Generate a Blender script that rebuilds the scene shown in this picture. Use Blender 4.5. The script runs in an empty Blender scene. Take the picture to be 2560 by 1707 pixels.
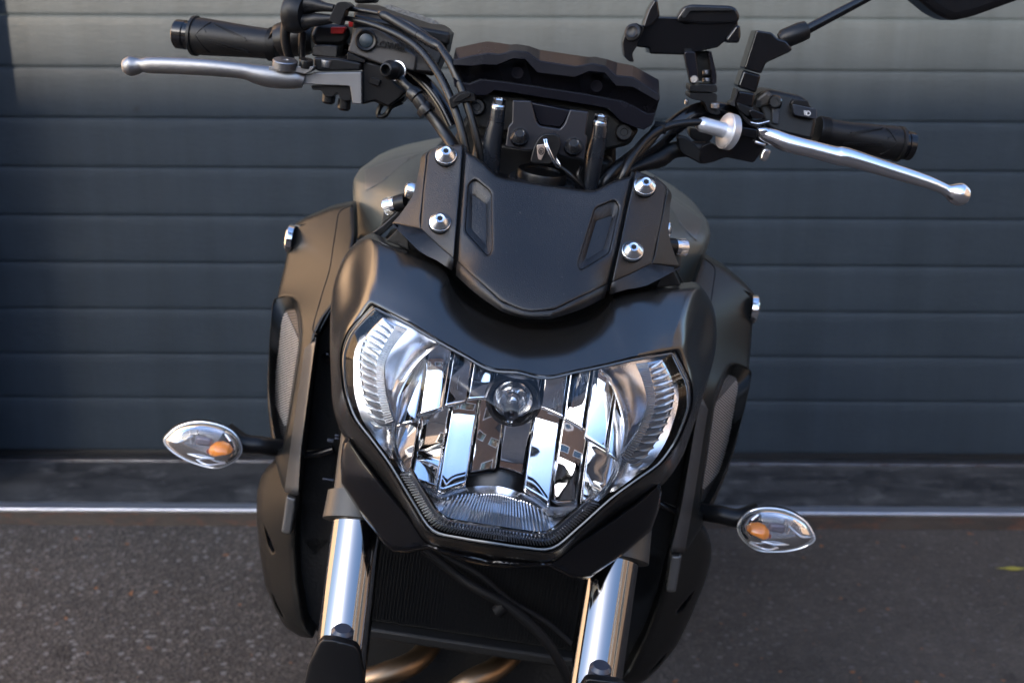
import bpy, bmesh, math, random
import numpy as np
from mathutils import Vector, Matrix, geometry
random.seed(7)
R = math.radians
S = bpy.context.scene
COL = S.collection

# ------------------------------------------------------------------ camera
F, CX, CY = 2850.0, 1280.0, 853.5          # focal length and centre, in pixels of the photograph
PITCH = R(16.0)
HC = 1.18
cam_data = bpy.data.cameras.new('camera')
cam = bpy.data.objects.new('camera', cam_data); COL.objects.link(cam)
cam_data.sensor_width = 36.0
cam_data.lens = 36.0 * F / 2560.0
cam_data.clip_start = 0.02; cam_data.clip_end = 400
cam.location = (0, 0, HC)
ROLL = R(0.3)
RC = Matrix.Rotation(R(90) - PITCH, 3, 'X') @ Matrix.Rotation(ROLL, 3, 'Z')
cam.rotation_euler = RC.to_euler()
cam_data.dof.use_dof = True
cam_data.dof.focus_distance = 0.86
cam_data.dof.aperture_fstop = 10.0
S.camera = cam
CAM = Vector((0, 0, HC))

# ------------------------------------------------------------------ light
SUN_EL, SUN_AZ = R(21), R(-35)             # azimuth measured from straight behind the camera, minus = left
SD = Vector((math.sin(SUN_AZ) * math.cos(SUN_EL), -math.cos(SUN_AZ) * math.cos(SUN_EL), math.sin(SUN_EL)))
world = bpy.data.worlds.new('World'); S.world = world; world.use_nodes = True
wn = world.node_tree; wn.nodes.clear()
sky = wn.nodes.new('ShaderNodeTexSky'); sky.sky_type = 'NISHITA'; sky.sun_disc = False
sky.sun_elevation = SUN_EL; sky.sun_rotation = math.atan2(SD.x, SD.y)
sky.air_density = 1.0; sky.dust_density = 3.0; sky.ozone_density = 4.0
bg = wn.nodes.new('ShaderNodeBackground'); bg.inputs['Strength'].default_value = 0.125
wo = wn.nodes.new('ShaderNodeOutputWorld')
wn.links.new(sky.outputs[0], bg.inputs[0]); wn.links.new(bg.outputs[0], wo.inputs[0])
sl = bpy.data.lights.new('sun', 'SUN'); sl.energy = 4.8; sl.angle = R(0.8); sl.color = (1.0, 0.77, 0.55)
sun = bpy.data.objects.new('sun', sl); COL.objects.link(sun)
sun.rotation_euler = SD.to_track_quat('Z', 'Y').to_euler(); sun.location = (-6, -9, 8)
S.view_settings.view_transform = 'Standard'; S.view_settings.look = 'None'
S.view_settings.exposure = 2.45; S.view_settings.gamma = 1.0

# ------------------------------------------------------------------ measuring
ZM = {0: (0, 0, 2560/2352), 1: (280, 0, 960/2352), 2: (1080, 60, 640/2281), 3: (1500, 0, 1060/2352),
      4: (600, 480, 640/2281), 5: (1100, 380, 820/2352), 6: (820, 740, 940/2233), 7: (400, 1000, 560/2195),
      8: (640, 700, 320/836), 9: (1640, 640, 440/908), 10: (620, 1250, 620/2127), 11: (1200, 1250, 640/2196),
      14: (1680, 140, 400/2091), 15: (660, 0, 480/2352), 16: (880, 330, 320/1254), 17: (1540, 400, 380/1295)}
def q(z, x, y): a, b, s = ZM[z]; return (a + x*s, b + y*s)
def Q(z, pts): return [q(z, *p) for p in pts]
def ray(px, py):
    return RC @ Vector(((px-CX)/F, -(py-CY)/F, -1.0))
def door_pt(px, py, Y):                     # a point on the vertical plane y = Y
    d = ray(px, py); return CAM + d*(Y/d.y)

# frame of the motorcycle: x across, y rearwards, z up; it leans on its side stand
LEAN = R(8.6)
rt, up, fw = RC @ Vector((1,0,0)), RC @ Vector((0,1,0)), RC @ Vector((0,0,-1))
XB = (rt*math.cos(LEAN) - up*math.sin(LEAN)).normalized()
YB = Vector((0,1,0)); YB = (YB - XB*YB.dot(XB)).normalized()
ZB = XB.cross(YB).normalized()
MB = Matrix((XB, YB, ZB)).transposed()
HP = CAM + ray(1283, 1010)*0.85
OB = HP - ZB*(HP.z/ZB.z)
MBI = MB.transposed()
def loc(w): return MBI @ (w - OB)
CL = loc(CAM)
def B(p, y):                                # sight line of a measured point met with the plane y = const of the motorcycle
    d = MBI @ ray(*p); return CL + d*((y-CL.y)/d.y)
def BB(pts, y): return [B(p, y) for p in pts]
def proj(v):
    c = RC.transposed() @ (MB @ v + OB - CAM); return (CX - F*c.x/c.z, CY + F*c.y/c.z)
def zdepth(v): return -(RC.transposed() @ (MB @ v + OB - CAM)).z
def rp(p, y, r): return r*zdepth(B(p, y))/F  # a measured radius in metres
def mir(v, xc=0.0): return Vector((2*xc - v.x, v.y, v.z))
XF = -0.008                                 # the frame's centre plane against the slightly turned front end

# ------------------------------------------------------------------ materials
MATS = {}
def mat(name, col, rough=0.5, metal=0.0, bump=None, coat=0.0, spec=0.5, vary=0.0, dust=0.0):
    if name in MATS: return MATS[name]
    m = bpy.data.materials.new(name); m.use_nodes = True
    nt = m.node_tree; b = nt.nodes['Principled BSDF']
    b.inputs['Base Color'].default_value = (*col, 1); b.inputs['Roughness'].default_value = rough
    b.inputs['Metallic'].default_value = metal; b.inputs['Coat Weight'].default_value = coat
    b.inputs['Coat Roughness'].default_value = 0.125
    b.inputs['Specular IOR Level'].default_value = spec
    tc = nt.nodes.new('ShaderNodeTexCoord')
    if bump:
        sc, st, dist = bump
        n = nt.nodes.new('ShaderNodeTexNoise'); n.inputs['Scale'].default_value = sc; n.inputs['Detail'].default_value = 3
        nt.links.new(tc.outputs['Object'], n.inputs['Vector'])
        bu = nt.nodes.new('ShaderNodeBump'); bu.inputs['Strength'].default_value = st; bu.inputs['Distance'].default_value = dist
        nt.links.new(n.outputs['Fac'], bu.inputs['Height']); nt.links.new(bu.outputs['Normal'], b.inputs['Normal'])
    if vary:                                 # dust and handling marks in the gloss
        n2 = nt.nodes.new('ShaderNodeTexNoise'); n2.inputs['Scale'].default_value = 23; n2.inputs['Detail'].default_value = 6
        n2.inputs['Roughness'].default_value = 0.7
        nt.links.new(tc.outputs['Object'], n2.inputs['Vector'])
        mr = nt.nodes.new('ShaderNodeMapRange'); mr.inputs[1].default_value = .3; mr.inputs[2].default_value = .7
        mr.inputs[3].default_value = max(rough-vary, 0.01); mr.inputs[4].default_value = rough+vary
        nt.links.new(n2.outputs['Fac'], mr.inputs[0]); nt.links.new(mr.outputs[0], b.inputs['Roughness'])
    if dust:                                 # sparse specks and a thin uneven film of dust
        n3 = nt.nodes.new('ShaderNodeTexNoise'); n3.inputs['Scale'].default_value = 330; n3.inputs['Detail'].default_value = 1
        n4 = nt.nodes.new('ShaderNodeTexNoise'); n4.inputs['Scale'].default_value = 16; n4.inputs['Detail'].default_value = 5
        nt.links.new(tc.outputs['Object'], n3.inputs['Vector']); nt.links.new(tc.outputs['Object'], n4.inputs['Vector'])
        r3 = nt.nodes.new('ShaderNodeMapRange'); r3.inputs[1].default_value = .735; r3.inputs[2].default_value = .76; r3.inputs[4].default_value = dust
        r4 = nt.nodes.new('ShaderNodeMapRange'); r4.inputs[1].default_value = .45; r4.inputs[2].default_value = .8; r4.inputs[4].default_value = .035*dust
        nt.links.new(n3.outputs['Fac'], r3.inputs[0]); nt.links.new(n4.outputs['Fac'], r4.inputs[0])
        ad = nt.nodes.new('ShaderNodeMath'); ad.operation = 'ADD'; nt.links.new(r3.outputs[0], ad.inputs[0]); nt.links.new(r4.outputs[0], ad.inputs[1])
        mx = nt.nodes.new('ShaderNodeMix'); mx.data_type = 'RGBA'; mx.inputs['A'].default_value = (*col, 1); mx.inputs['B'].default_value = (.22, .20, .17, 1)
        nt.links.new(ad.outputs[0], mx.inputs['Factor']); nt.links.new(mx.outputs['Result'], b.inputs['Base Color'])
    MATS[name] = m
    return m
M_COWL = mat('satin_black_paint', (0.009, 0.0085, 0.008), 0.25, 0.0, coat=0.0, spec=1.0, vary=0.008, dust=.10)
M_SCREEN = mat('textured_black_plastic', (0.0085, 0.0078, 0.008), 0.36, 0.0, bump=(1100, 0.6, 0.0006), spec=0.45, dust=.12)
M_SHROUD = mat('matte_grey_paint', (0.009, 0.0095, 0.009), 0.34, 0.06, bump=(2200, 0.06, 0.0003), spec=0.26)
M_TANK = mat('matte_tank_paint', (0.085, 0.090, 0.078), 0.36, 0.25, vary=0.04)
M_BLACK = mat('black_plastic', (0.005, 0.005, 0.0055), 0.36, spec=0.30, bump=(900, 0.12, 0.0004), vary=0.06)
M_GLOSS = mat('gloss_black_plastic', (0.004, 0.004, 0.005), 0.18, spec=0.45, vary=0.04)
M_RUBBER = mat('black_rubber', (0.006, 0.006, 0.0065), 0.42, spec=0.30, bump=(1200, 0.15, 0.0004), vary=0.06)
M_HOSE = mat('cable_sheath', (0.006, 0.006, 0.0065), 0.30, spec=0.38, vary=0.05)
M_GAUGE = mat('gauge_shell', (0.006, 0.006, 0.009), 0.25, spec=0.25, vary=0.04)
M_CHROME = mat('chrome', (0.72, 0.74, 0.77), 0.07, 1.0, vary=0.02)
M_FORK = mat('chromed_fork_tube', (0.21, 0.212, 0.222), 0.06, 1.0, vary=0.02)
M_ALU = mat('satin_aluminium', (0.24, 0.24, 0.245), 0.42, 1.0, bump=(1800, 0.15, 0.0003), vary=0.05)
M_POL = mat('polished_aluminium', (0.80, 0.80, 0.82), 0.2, 1.0, vary=0.05)
M_BOLT = mat('zinc_bolt', (0.75, 0.78, 0.82), 0.22, 1.0, vary=0.05)
M_SLEEVE = mat('grey_cast_sleeve', (0.055, 0.052, 0.046), 0.42, 0.4, bump=(700, 0.25, 0.0006))
M_BRONZE = mat('exhaust_bronze', (0.30, 0.20, 0.12), 0.40, 1.0, bump=(60, 0.1, 0.001), vary=0.08)
M_DARK = mat('dark_void_plastic', (0.006, 0.006, 0.006), 0.6, spec=0.3, bump=(200, 0.3, 0.002))
M_RED = mat('red_switch', (0.45, 0.012, 0.01), 0.35)
M_WHITE = mat('white_print', (0.7, 0.7, 0.72), 0.5)
M_TYRE = mat('tyre_rubber', (0.014, 0.014, 0.014), 0.7, bump=(300, 0.3, 0.001))
M_EMBLEM = mat('emblem_plate', (0.62, 0.50, 0.42), 0.3, 0.8)
M_AMBER = mat('amber_bulb', (0.95, 0.27, 0.008), 0.12, coat=1.0)
M_RIBS = mat('clear_ribs', (0.62, 0.66, 0.70), 0.12, 0.6)

def clear(name, tint=(1,1,1), rough=0.02, ior=1.5, body=0.0):
    m = bpy.data.materials.new(name); m.use_nodes = True
    nt = m.node_tree; nt.nodes.clear()
    o = nt.nodes.new('ShaderNodeOutputMaterial'); t = nt.nodes.new('ShaderNodeBsdfTransparent')
    t.inputs[0].default_value = (*tint, 1)
    g = nt.nodes.new('ShaderNodeBsdfGlossy'); g.inputs['Roughness'].default_value = rough
    fr = nt.nodes.new('ShaderNodeFresnel'); fr.inputs[0].default_value = ior
    mx = nt.nodes.new('ShaderNodeMixShader')
    nt.links.new(fr.outputs[0], mx.inputs[0]); nt.links.new(t.outputs[0], mx.inputs[1]); nt.links.new(g.outputs[0], mx.inputs[2])
    last = mx
    if body:                                 # a little dust and haze in the plastic
        df = nt.nodes.new('ShaderNodeBsdfDiffuse'); df.inputs[0].default_value = (.6, .62, .65, 1)
        m2 = nt.nodes.new('ShaderNodeMixShader'); m2.inputs[0].default_value = body
        nt.links.new(mx.outputs[0], m2.inputs[1]); nt.links.new(df.outputs[0], m2.inputs[2]); last = m2
    nt.links.new(last.outputs[0], o.inputs[0])
    return m
M_LENS = clear('headlight_lens_plastic', (0.97, 0.98, 1.0), 0.015, 1.45)
M_CLEAR = clear('indicator_lens_plastic', (0.93, 0.94, 0.96), 0.03, 1.5, body=0.06)

# ------------------------------------------------------------------ object helpers
def link(name, me, m, parent=None, bevel=0, segs=2, sharp=35, subsurf=0):
    if m is not None and not len(me.materials): me.materials.append(m)
    if len(me.polygons):
        me.polygons.foreach_set('use_smooth', [True]*len(me.polygons))
        if sharp is not None: me.set_sharp_from_angle(angle=R(sharp))
    o = bpy.data.objects.new(name, me); COL.objects.link(o)
    if parent is not None: o.parent = parent
    if bevel:
        b = o.modifiers.new('bevel', 'BEVEL'); b.width = bevel; b.segments = segs; b.limit_method = 'ANGLE'
        b.angle_limit = R(32); b.harden_normals = False
    if subsurf:
        s = o.modifiers.new('sub', 'SUBSURF'); s.levels = s.render_levels = subsurf
    return o
def mesh(name, vs, fs):
    me = bpy.data.meshes.new(name); me.from_pydata([tuple(v) for v in vs], [], fs); me.validate(); me.update(); return me
def fixn(me):
    bm = bmesh.new(); bm.from_mesh(me); bmesh.ops.remove_doubles(bm, verts=bm.verts, dist=1e-6)
    bmesh.ops.recalc_face_normals(bm, faces=bm.faces); bm.to_mesh(me); bm.free(); return me
def tagt(o, label, cat, group=None, kind=None):
    if label: o['label'] = label
    if cat: o['category'] = cat
    if group: o['group'] = group
    if kind: o['kind'] = kind
    return o
def empty(name, mw=None):
    o = bpy.data.objects.new(name, None); o.empty_display_size = 0.05; COL.objects.link(o)
    if mw is not None: o.matrix_world = mw
    return o
BIKE_MW = MB.to_4x4(); BIKE_MW.translation = OB

def cr(p0, p1, p2, p3, t):
    return 0.5*((2*p1) + (-p0+p2)*t + (2*p0-5*p1+4*p2-p3)*t*t + (-p0+3*p1-3*p2+p3)*t**3)
def catmull(P, n, closed=False):
    P = [np.array(p, float) for p in P]; out = []; N = len(P)
    for i in range(N if closed else N-1):
        g = lambda k: P[k % N] if closed else P[min(max(k, 0), N-1)]
        p0 = g(i-1) if (closed or i > 0) else 2*P[0]-P[1]
        p3 = g(i+2) if (closed or i+2 < N) else 2*P[-1]-P[-2]
        for k in range(n): out.append(cr(p0, g(i), g(i+1), p3, k/n))
    if not closed: out.append(P[-1])
    return out
def rounded(pts, r, n=4):                    # outline with rounded corners, r in the outline's own units
    out = []; N = len(pts); P = [np.array(p, float) for p in pts]
    for i in range(N):
        a, b, c = P[i-1], P[i], P[(i+1) % N]
        la, lc = np.linalg.norm(a-b), np.linalg.norm(c-b)
        t = min(r, la*0.45, lc*0.45)
        s, e = b+(a-b)/la*t, b+(c-b)/lc*t
        for k in range(n+1):
            u = k/n; out.append(tuple((1-u)**2*s + 2*u*(1-u)*b + u*u*e))
    return out
def curve_outline(pts, n=5): return [tuple(p) for p in catmull(pts, n, True)]

def rbf(samples, both=True):
    s = [(x/1000, y/1000, d) for x, y, d in samples]
    if both:
        for x, y, d in samples:
            v = B((x, y), d)
            if abs(v.x) > 0.004: p = proj(mir(v)); s.append((p[0]/1000, p[1]/1000, d))
    A = np.array(s); n = len(A)
    def phi(r2): return np.where(r2 > 0, r2*np.log(np.maximum(r2, 1e-12)), 0)
    D = ((A[:, None, :2]-A[None, :, :2])**2).sum(-1)
    K = np.zeros((n+3, n+3)); K[:n, :n] = phi(D) + np.eye(n)*1e-3
    K[:n, n] = 1; K[:n, n+1:] = A[:, :2]; K[n, :n] = 1; K[n+1:, :n] = A[:, :2].T
    w = np.linalg.lstsq(K, np.r_[A[:, 2], 0, 0, 0], rcond=None)[0]
    def f(x, y):
        r2 = (x/1000-A[:, 0])**2 + (y/1000-A[:, 1])**2
        return float((w[:n]*phi(r2)).sum() + w[n] + w[n+1]*x/1000 + w[n+2]*y/1000)
    return f
def inside(P, pts):
    x, y = P[:, 0], P[:, 1]; r = np.zeros(len(P), bool); n = len(pts)
    for i in range(n):
        x1, y1 = pts[i]; x2, y2 = pts[(i+1) % n]
        if y1 == y2: continue
        c = ((y1 > y) != (y2 > y)) & (x < (x2-x1)*(y-y1)/(y2-y1)+x1); r ^= c
    return r
def dist(P, loops):
    d = np.full(len(P), 1e9)
    for pts in loops:
        a = np.array(pts); b = np.roll(a, -1, 0)
        for p, e in zip(a, b):
            v = e-p; L = (v*v).sum()
            if L < 1e-9: continue
            t = np.clip(((P-p)@v)/L, 0, 1); d = np.minimum(d, np.hypot(*(P-(p+t[:, None]*v)).T))
    return d
def dens(pts, step):
    out = []
    for i, p in enumerate(pts):
        e = pts[(i+1) % len(pts)]; L = math.dist(p, e); n = max(1, int(L/step))
        for k in range(n): out.append((p[0]+(e[0]-p[0])*k/n, p[1]+(e[1]-p[1])*k/n))
    return out
def symline(half, f):                        # left half of an outline, first and last points on the centre plane
    right = []
    for p in half[::-1]:
        v = B(p, f(*p)); right.append(proj(mir(v)))
    return half + [p for p in right]
def plate(name, m, outline, f, parent, thick=0.004, roll=(14, 0.004), step=16, holes=(), hroll=None, sharp=40):
    ol = dens(outline, step*0.7); hs = [dens(h, step*0.5) for h in holes]
    a = np.array(ol); lo, hi = a.min(0), a.max(0)
    gx, gy = np.meshgrid(np.arange(lo[0], hi[0], step), np.arange(lo[1], hi[1], step))
    G = np.c_[gx.ravel(), gy.ravel()]
    w = roll[0]
    rings = []                               # extra points near the rim so that the rolled edge is smooth
    for L in [ol]+hs:
        P = np.array(L); nx = np.roll(P, -1, 0)-np.roll(P, 1, 0); nn = np.c_[-nx[:, 1], nx[:, 0]]
        nn /= np.maximum(np.hypot(*nn.T), 1e-6)[:, None]
        for t in (.12, .35, .65, 1.0):
            for sg in (1, -1): rings.append(P+sg*nn*w*t)
    C = np.vstack([G]+rings)
    ok = inside(C, ol)
    for h in hs: ok &= ~inside(C, h)
    d = dist(C, [ol]+hs)
    nG = len(G); keep = ok & (d > w*0.1)
    keep[:nG] &= d[:nG] > w*1.15
    C = C[keep]
    # thin points that crowd each other
    cell = {}; sel = []
    for p in C:
        k = (int(p[0]/(w*0.1+.5)), int(p[1]/(w*0.1+.5)))
        if k in cell: continue
        cell[k] = 1; sel.append(tuple(p))
    V = list(ol); E = [(i, (i+1) % len(ol)) for i in range(len(ol))]
    for h in hs:
        b = len(V); V += h; E += [(b+i, b+(i+1) % len(h)) for i in range(len(h))]
    V += sel
    vo, eo, fo, ov, oe, of = geometry.delaunay_2d_cdt([Vector(v) for v in V], E, [], 0, 1e-4)
    P = np.array([tuple(v) for v in vo])
    T = np.array([tuple(t) for t in fo]); cen = P[T].mean(1)
    k = inside(cen, ol)
    for h in hs: k &= ~inside(cen, h)
    T = T[k]
    dd = dist(P, [ol]); dh = dist(P, hs) if hs else None
    vs = []
    hw, hd = hroll or roll
    for i, p in enumerate(P):
        y = f(*p); u = 1-min(dd[i]/w, 1); y += roll[1]*(1-math.sqrt(max(0, 1-u*u)))
        if dh is not None: u = 1-min(dh[i]/hw, 1); y += hd*(1-math.sqrt(max(0, 1-u*u)))
        vs.append(B(p, y))
    n = len(vs); vs += [v+Vector((0, thick, 0)) for v in vs]
    fs = []; cnt = {}
    for t in T:
        t = tuple(int(x) for x in t)
        nrm = (vs[t[1]]-vs[t[0]]).cross(vs[t[2]]-vs[t[0]])
        if nrm.y > 0: t = t[::-1]
        fs.append(t); fs.append((t[2]+n, t[1]+n, t[0]+n))
        for i in range(3):
            e = (t[i], t[(i+1) % 3]); cnt[e] = 1
    for (a_, b_) in list(cnt):
        if (b_, a_) not in cnt: fs.append((b_, a_, a_+n, b_+n))
    me = mesh(name, vs, fs)
    return link(name, me, m, parent, sharp=sharp)
def loft(name, m, rows, parent, su=1, sv=1, closed_u=False, sharp=40, thick=0, lin_v=False, double=False, bevel=0):
    """rows of points; su subdivides along a row, sv between rows"""
    A = [catmull(r, su, closed_u) if su > 1 else [np.array(p, float) for p in r] for r in rows]
    if sv > 1:
        cols = list(zip(*A))
        if lin_v: cc = [[c[i]+(c[i+1]-c[i])*k/sv for i in range(len(c)-1) for k in range(sv)]+[c[-1]] for c in cols]
        else: cc = [catmull(c, sv) for c in cols]
        A = [list(r) for r in zip(*cc)]
    nu, nv = len(A[0]), len(A); vs = [Vector(p) for r in A for p in r]; fs = []
    for j in range(nv-1):
        for i in range(nu if closed_u else nu-1):
            a, b = j*nu+i, j*nu+(i+1) % nu; fs.append((a, b, b+nu, a+nu))
    me = mesh(name, vs, fs)
    o = link(name, me, m, parent, sharp=sharp, bevel=bevel)
    if thick:
        s = o.modifiers.new('thick', 'SOLIDIFY'); s.thickness = thick; s.offset = 0
    return o
def tube_mesh(P, Rr, seg=16, cap=True, flat=None, sub=1):
    P = [Vector(p) for p in P]
    if not hasattr(Rr, '__len__'): Rr = [Rr]*len(P)
    if sub > 1:
        d = catmull([(*p, r) for p, r in zip(P, Rr)], sub); P = [Vector(x[:3]) for x in d]; Rr = [x[3] for x in d]
    vs = []; fs = []; ref = None
    for i, p in enumerate(P):
        t = (P[min(i+1, len(P)-1)]-P[max(i-1, 0)])
        if t.length < 1e-9: t = Vector((1, 0, 0))
        t.normalize()
        if ref is None:
            ref = Vector((0, 1, 0)) if abs(t.y) < 0.9 else Vector((1, 0, 0))
        n = (ref - t*ref.dot(t)).normalized(); ref = n; b = t.cross(n)
        fx, fy = flat if flat else (1, 1)
        for k in range(seg):
            a = 2*math.pi*k/seg; vs.append(p + (n*math.cos(a)*fx + b*math.sin(a)*fy)*Rr[i])
    for i in range(len(P)-1):
        for k in range(seg):
            a, b = i*seg+k, i*seg+(k+1) % seg; fs.append((a, b, b+seg, a+seg))
    if cap: fs.append(tuple(range(seg))[::-1]); fs.append(tuple(range(len(vs)-seg, len(vs))))
    me = mesh('tube', vs, fs); return fixn(me)
def tube(name, m, P, Rr, parent, seg=16, flat=None, sub=1, sharp=40, bevel=0):
    me = tube_mesh(P, Rr, seg, True, flat, sub); me.name = name
    return link(name, me, m, parent, sharp=sharp, bevel=bevel)
def lathe(name, m, p0, p1, prof, parent, seg=32, sharp=30, bevel=0):
    """profile of (t along p0->p1 in metres, radius)"""
    p0, p1 = Vector(p0), Vector(p1); ax = (p1-p0).normalized()
    ref = Vector((0, 0, 1)) if abs(ax.z) < .9 else Vector((1, 0, 0))
    n = (ref-ax*ref.dot(ax)).normalized(); b = ax.cross(n); vs = []; fs = []
    for t, r in prof:
        for k in range(seg):
            a = 2*math.pi*k/seg; vs.append(p0+ax*t+(n*math.cos(a)+b*math.sin(a))*r)
    for i in range(len(prof)-1):
        for k in range(seg):
            a, c = i*seg+k, i*seg+(k+1) % seg; fs.append((a, c, c+seg, a+seg))
    fs.append(tuple(range(seg))[::-1]); fs.append(tuple(range(len(vs)-seg, len(vs))))
    me = fixn(mesh(name, vs, fs)); return link(name, me, m, parent, sharp=sharp, bevel=bevel)
def prism(name, m, pts, y0, thick, parent, bevel=0.0015, tilt=0.0, segs=2, ext=None, dirv=None):
    """outline measured on the plane y0 (tilt: extra y per metre of height), with real thickness behind it"""
    f = []
    for p in pts:
        v = B(p, y0)
        if tilt:
            zc = B(pts[0], y0).z
            for _ in range(3): v = B(p, y0 + tilt*(v.z-zc))
        f.append(v)
    d = Vector(dirv)*thick if dirv else Vector((0, thick, 0)); n = len(f)
    vs = f+[v+d for v in f]
    fs = [tuple(range(n)), tuple(range(2*n-1, n-1, -1))]+[(i, i+n, (i+1) % n+n, (i+1) % n) for i in range(n)]
    me = fixn(mesh(name, vs, fs)); return link(name, me, m, parent, bevel=bevel, segs=segs, sharp=35)
def box(name, m, c, s, parent, rot=None, bevel=0.001, world=False):
    vs = []
    for x in (-.5, .5):
        for y in (-.5, .5):
            for z in (-.5, .5):
                v = Vector((x*s[0], y*s[1], z*s[2]))
                if rot is not None: v = rot @ v
                vs.append(v+Vector(c))
    fs = [(0,1,3,2),(4,6,7,5),(0,4,5,1),(2,3,7,6),(0,2,6,4),(1,5,7,3)]
    me = fixn(mesh(name, vs, fs)); return link(name, me, m, parent, bevel=bevel)
def mirror_obj(o, parent, xc=0.0, name=None):
    """a mirrored twin of a finished part (and of its own children)"""
    me = o.data.copy(); me.transform(Matrix.Translation((2*xc, 0, 0)) @ Matrix.Diagonal((-1, 1, 1, 1))); me.flip_normals()
    c = o.copy(); c.data = me; COL.objects.link(c); c.parent = parent
    for ch in [x for x in bpy.data.objects if x.parent == o]: mirror_obj(ch, c, xc)
    return c
def join_boxes(name, m, lst, parent, bevel=0):
    """many small boxes (centre, x-axis, y-axis, z-axis half vectors) as one part"""
    vs = []; fs = []
    for c, ax, ay, az in lst:
        b = len(vs)
        for i in (-1, 1):
            for j in (-1, 1):
                for k in (-1, 1): vs.append(c+ax*i+ay*j+az*k)
        fs += [tuple(b+t for t in f) for f in ((0,1,3,2),(4,6,7,5),(0,4,5,1),(2,3,7,6),(0,2,6,4),(1,5,7,3))]
    me = mesh(name, vs, fs)
    bm = bmesh.new(); bm.from_mesh(me); bmesh.ops.recalc_face_normals(bm, faces=bm.faces); bm.to_mesh(me); bm.free()
    return link(name, me, m, parent, bevel=bevel, sharp=30)
def text_part(name, m, s, mw, size, depth, parent, bold=0.0):
    cu = bpy.data.curves.new('t', 'FONT'); cu.body = s; cu.size = size; cu.extrude = depth; cu.offset = bold
    cu.align_x = 'CENTER'; cu.align_y = 'CENTER'
    to = bpy.data.objects.new('t', cu); COL.objects.link(to)
    dg = bpy.context.evaluated_depsgraph_get(); dg.update()
    me = bpy.data.meshes.new_from_object(to.evaluated_get(dg))
    bpy.data.objects.remove(to); me.name = name; me.transform(mw); me.materials.clear()
    return link(name, me, m, parent)
# ================================================================== the setting
def nodes(m): nt = m.node_tree; return nt, nt.nodes['Principled BSDF']
def N(nt, t, **kw):
    n = nt.nodes.new(t)
    for k, v in kw.items():
        if k in n.inputs: n.inputs[k].default_value = v
        else: setattr(n, k, v)
    return n
def ramp(nt, stops):
    n = nt.nodes.new('ShaderNodeValToRGB'); e = n.color_ramp.elements
    while len(e) < len(stops): e.new(0.5)
    for el, (p, c) in zip(e, stops): el.position = p; el.color = (*c, 1) if len(c) == 3 else c
    return n
def door_material():
    m = mat('embossed_grey_steel', (0.15, 0.152, 0.15), 0.55, spec=0.12)
    nt, b = nodes(m); L = nt.links.new
    tc = N(nt, 'ShaderNodeTexCoord'); mp = N(nt, 'ShaderNodeMapping'); mp.inputs['Scale'].default_value = (35, 1, 170)
    L(tc.outputs['Object'], mp.inputs[0])
    n = N(nt, 'ShaderNodeTexNoise', Scale=1.0, Detail=4.0, Roughness=0.65, Distortion=1.2); L(mp.outputs[0], n.inputs['Vector'])
    bu = N(nt, 'ShaderNodeBump', Strength=0.7, Distance=0.0024); L(n.outputs['Fac'], bu.inputs['Height']); L(bu.outputs[0], b.inputs['Normal'])
    mp2 = N(nt, 'ShaderNodeMapping'); mp2.inputs['Scale'].default_value = (2.2, 1, 3.5); L(tc.outputs['Object'], mp2.inputs[0])
    n2 = N(nt, 'ShaderNodeTexNoise', Scale=1.5, Detail=7.0, Roughness=0.7); L(mp2.outputs[0], n2.inputs['Vector'])
    r = ramp(nt, [(0.3, (0.0172, 0.0246, 0.0332)), (0.7, (0.0226, 0.0308, 0.0396))]); L(n2.outputs['Fac'], r.inputs[0])
    mp3 = N(nt, 'ShaderNodeMapping'); mp3.inputs['Scale'].default_value = (14, 1, .7); L(tc.outputs['Object'], mp3.inputs[0])
    n3 = N(nt, 'ShaderNodeTexNoise', Scale=1.0, Detail=6.0, Roughness=0.75); L(mp3.outputs[0], n3.inputs['Vector'])
    r3 = ramp(nt, [(0.35, (.86, .86, .85)), (0.62, (1.04, 1.04, 1.05))]); L(n3.outputs['Fac'], r3.inputs[0])
    n4 = N(nt, 'ShaderNodeTexNoise', Scale=9.0, Detail=3.0); L(tc.outputs['Object'], n4.inputs['Vector'])
    r4 = ramp(nt, [(0.735, (1, 1, 1)), (0.76, (.72, .66, .62))]); L(n4.outputs['Fac'], r4.inputs[0])
    x1 = N(nt, 'ShaderNodeMix', data_type='RGBA', blend_type='MULTIPLY'); x1.inputs['Factor'].default_value = 1; L(r.outputs[0], x1.inputs['A']); L(r3.outputs[0], x1.inputs['B'])
    x2 = N(nt, 'ShaderNodeMix', data_type='RGBA', blend_type='MULTIPLY'); x2.inputs['Factor'].default_value = 1; L(x1.outputs['Result'], x2.inputs['A']); L(r4.outputs[0], x2.inputs['B'])
    L(x2.outputs['Result'], b.inputs['Base Color'])
    return m
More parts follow.
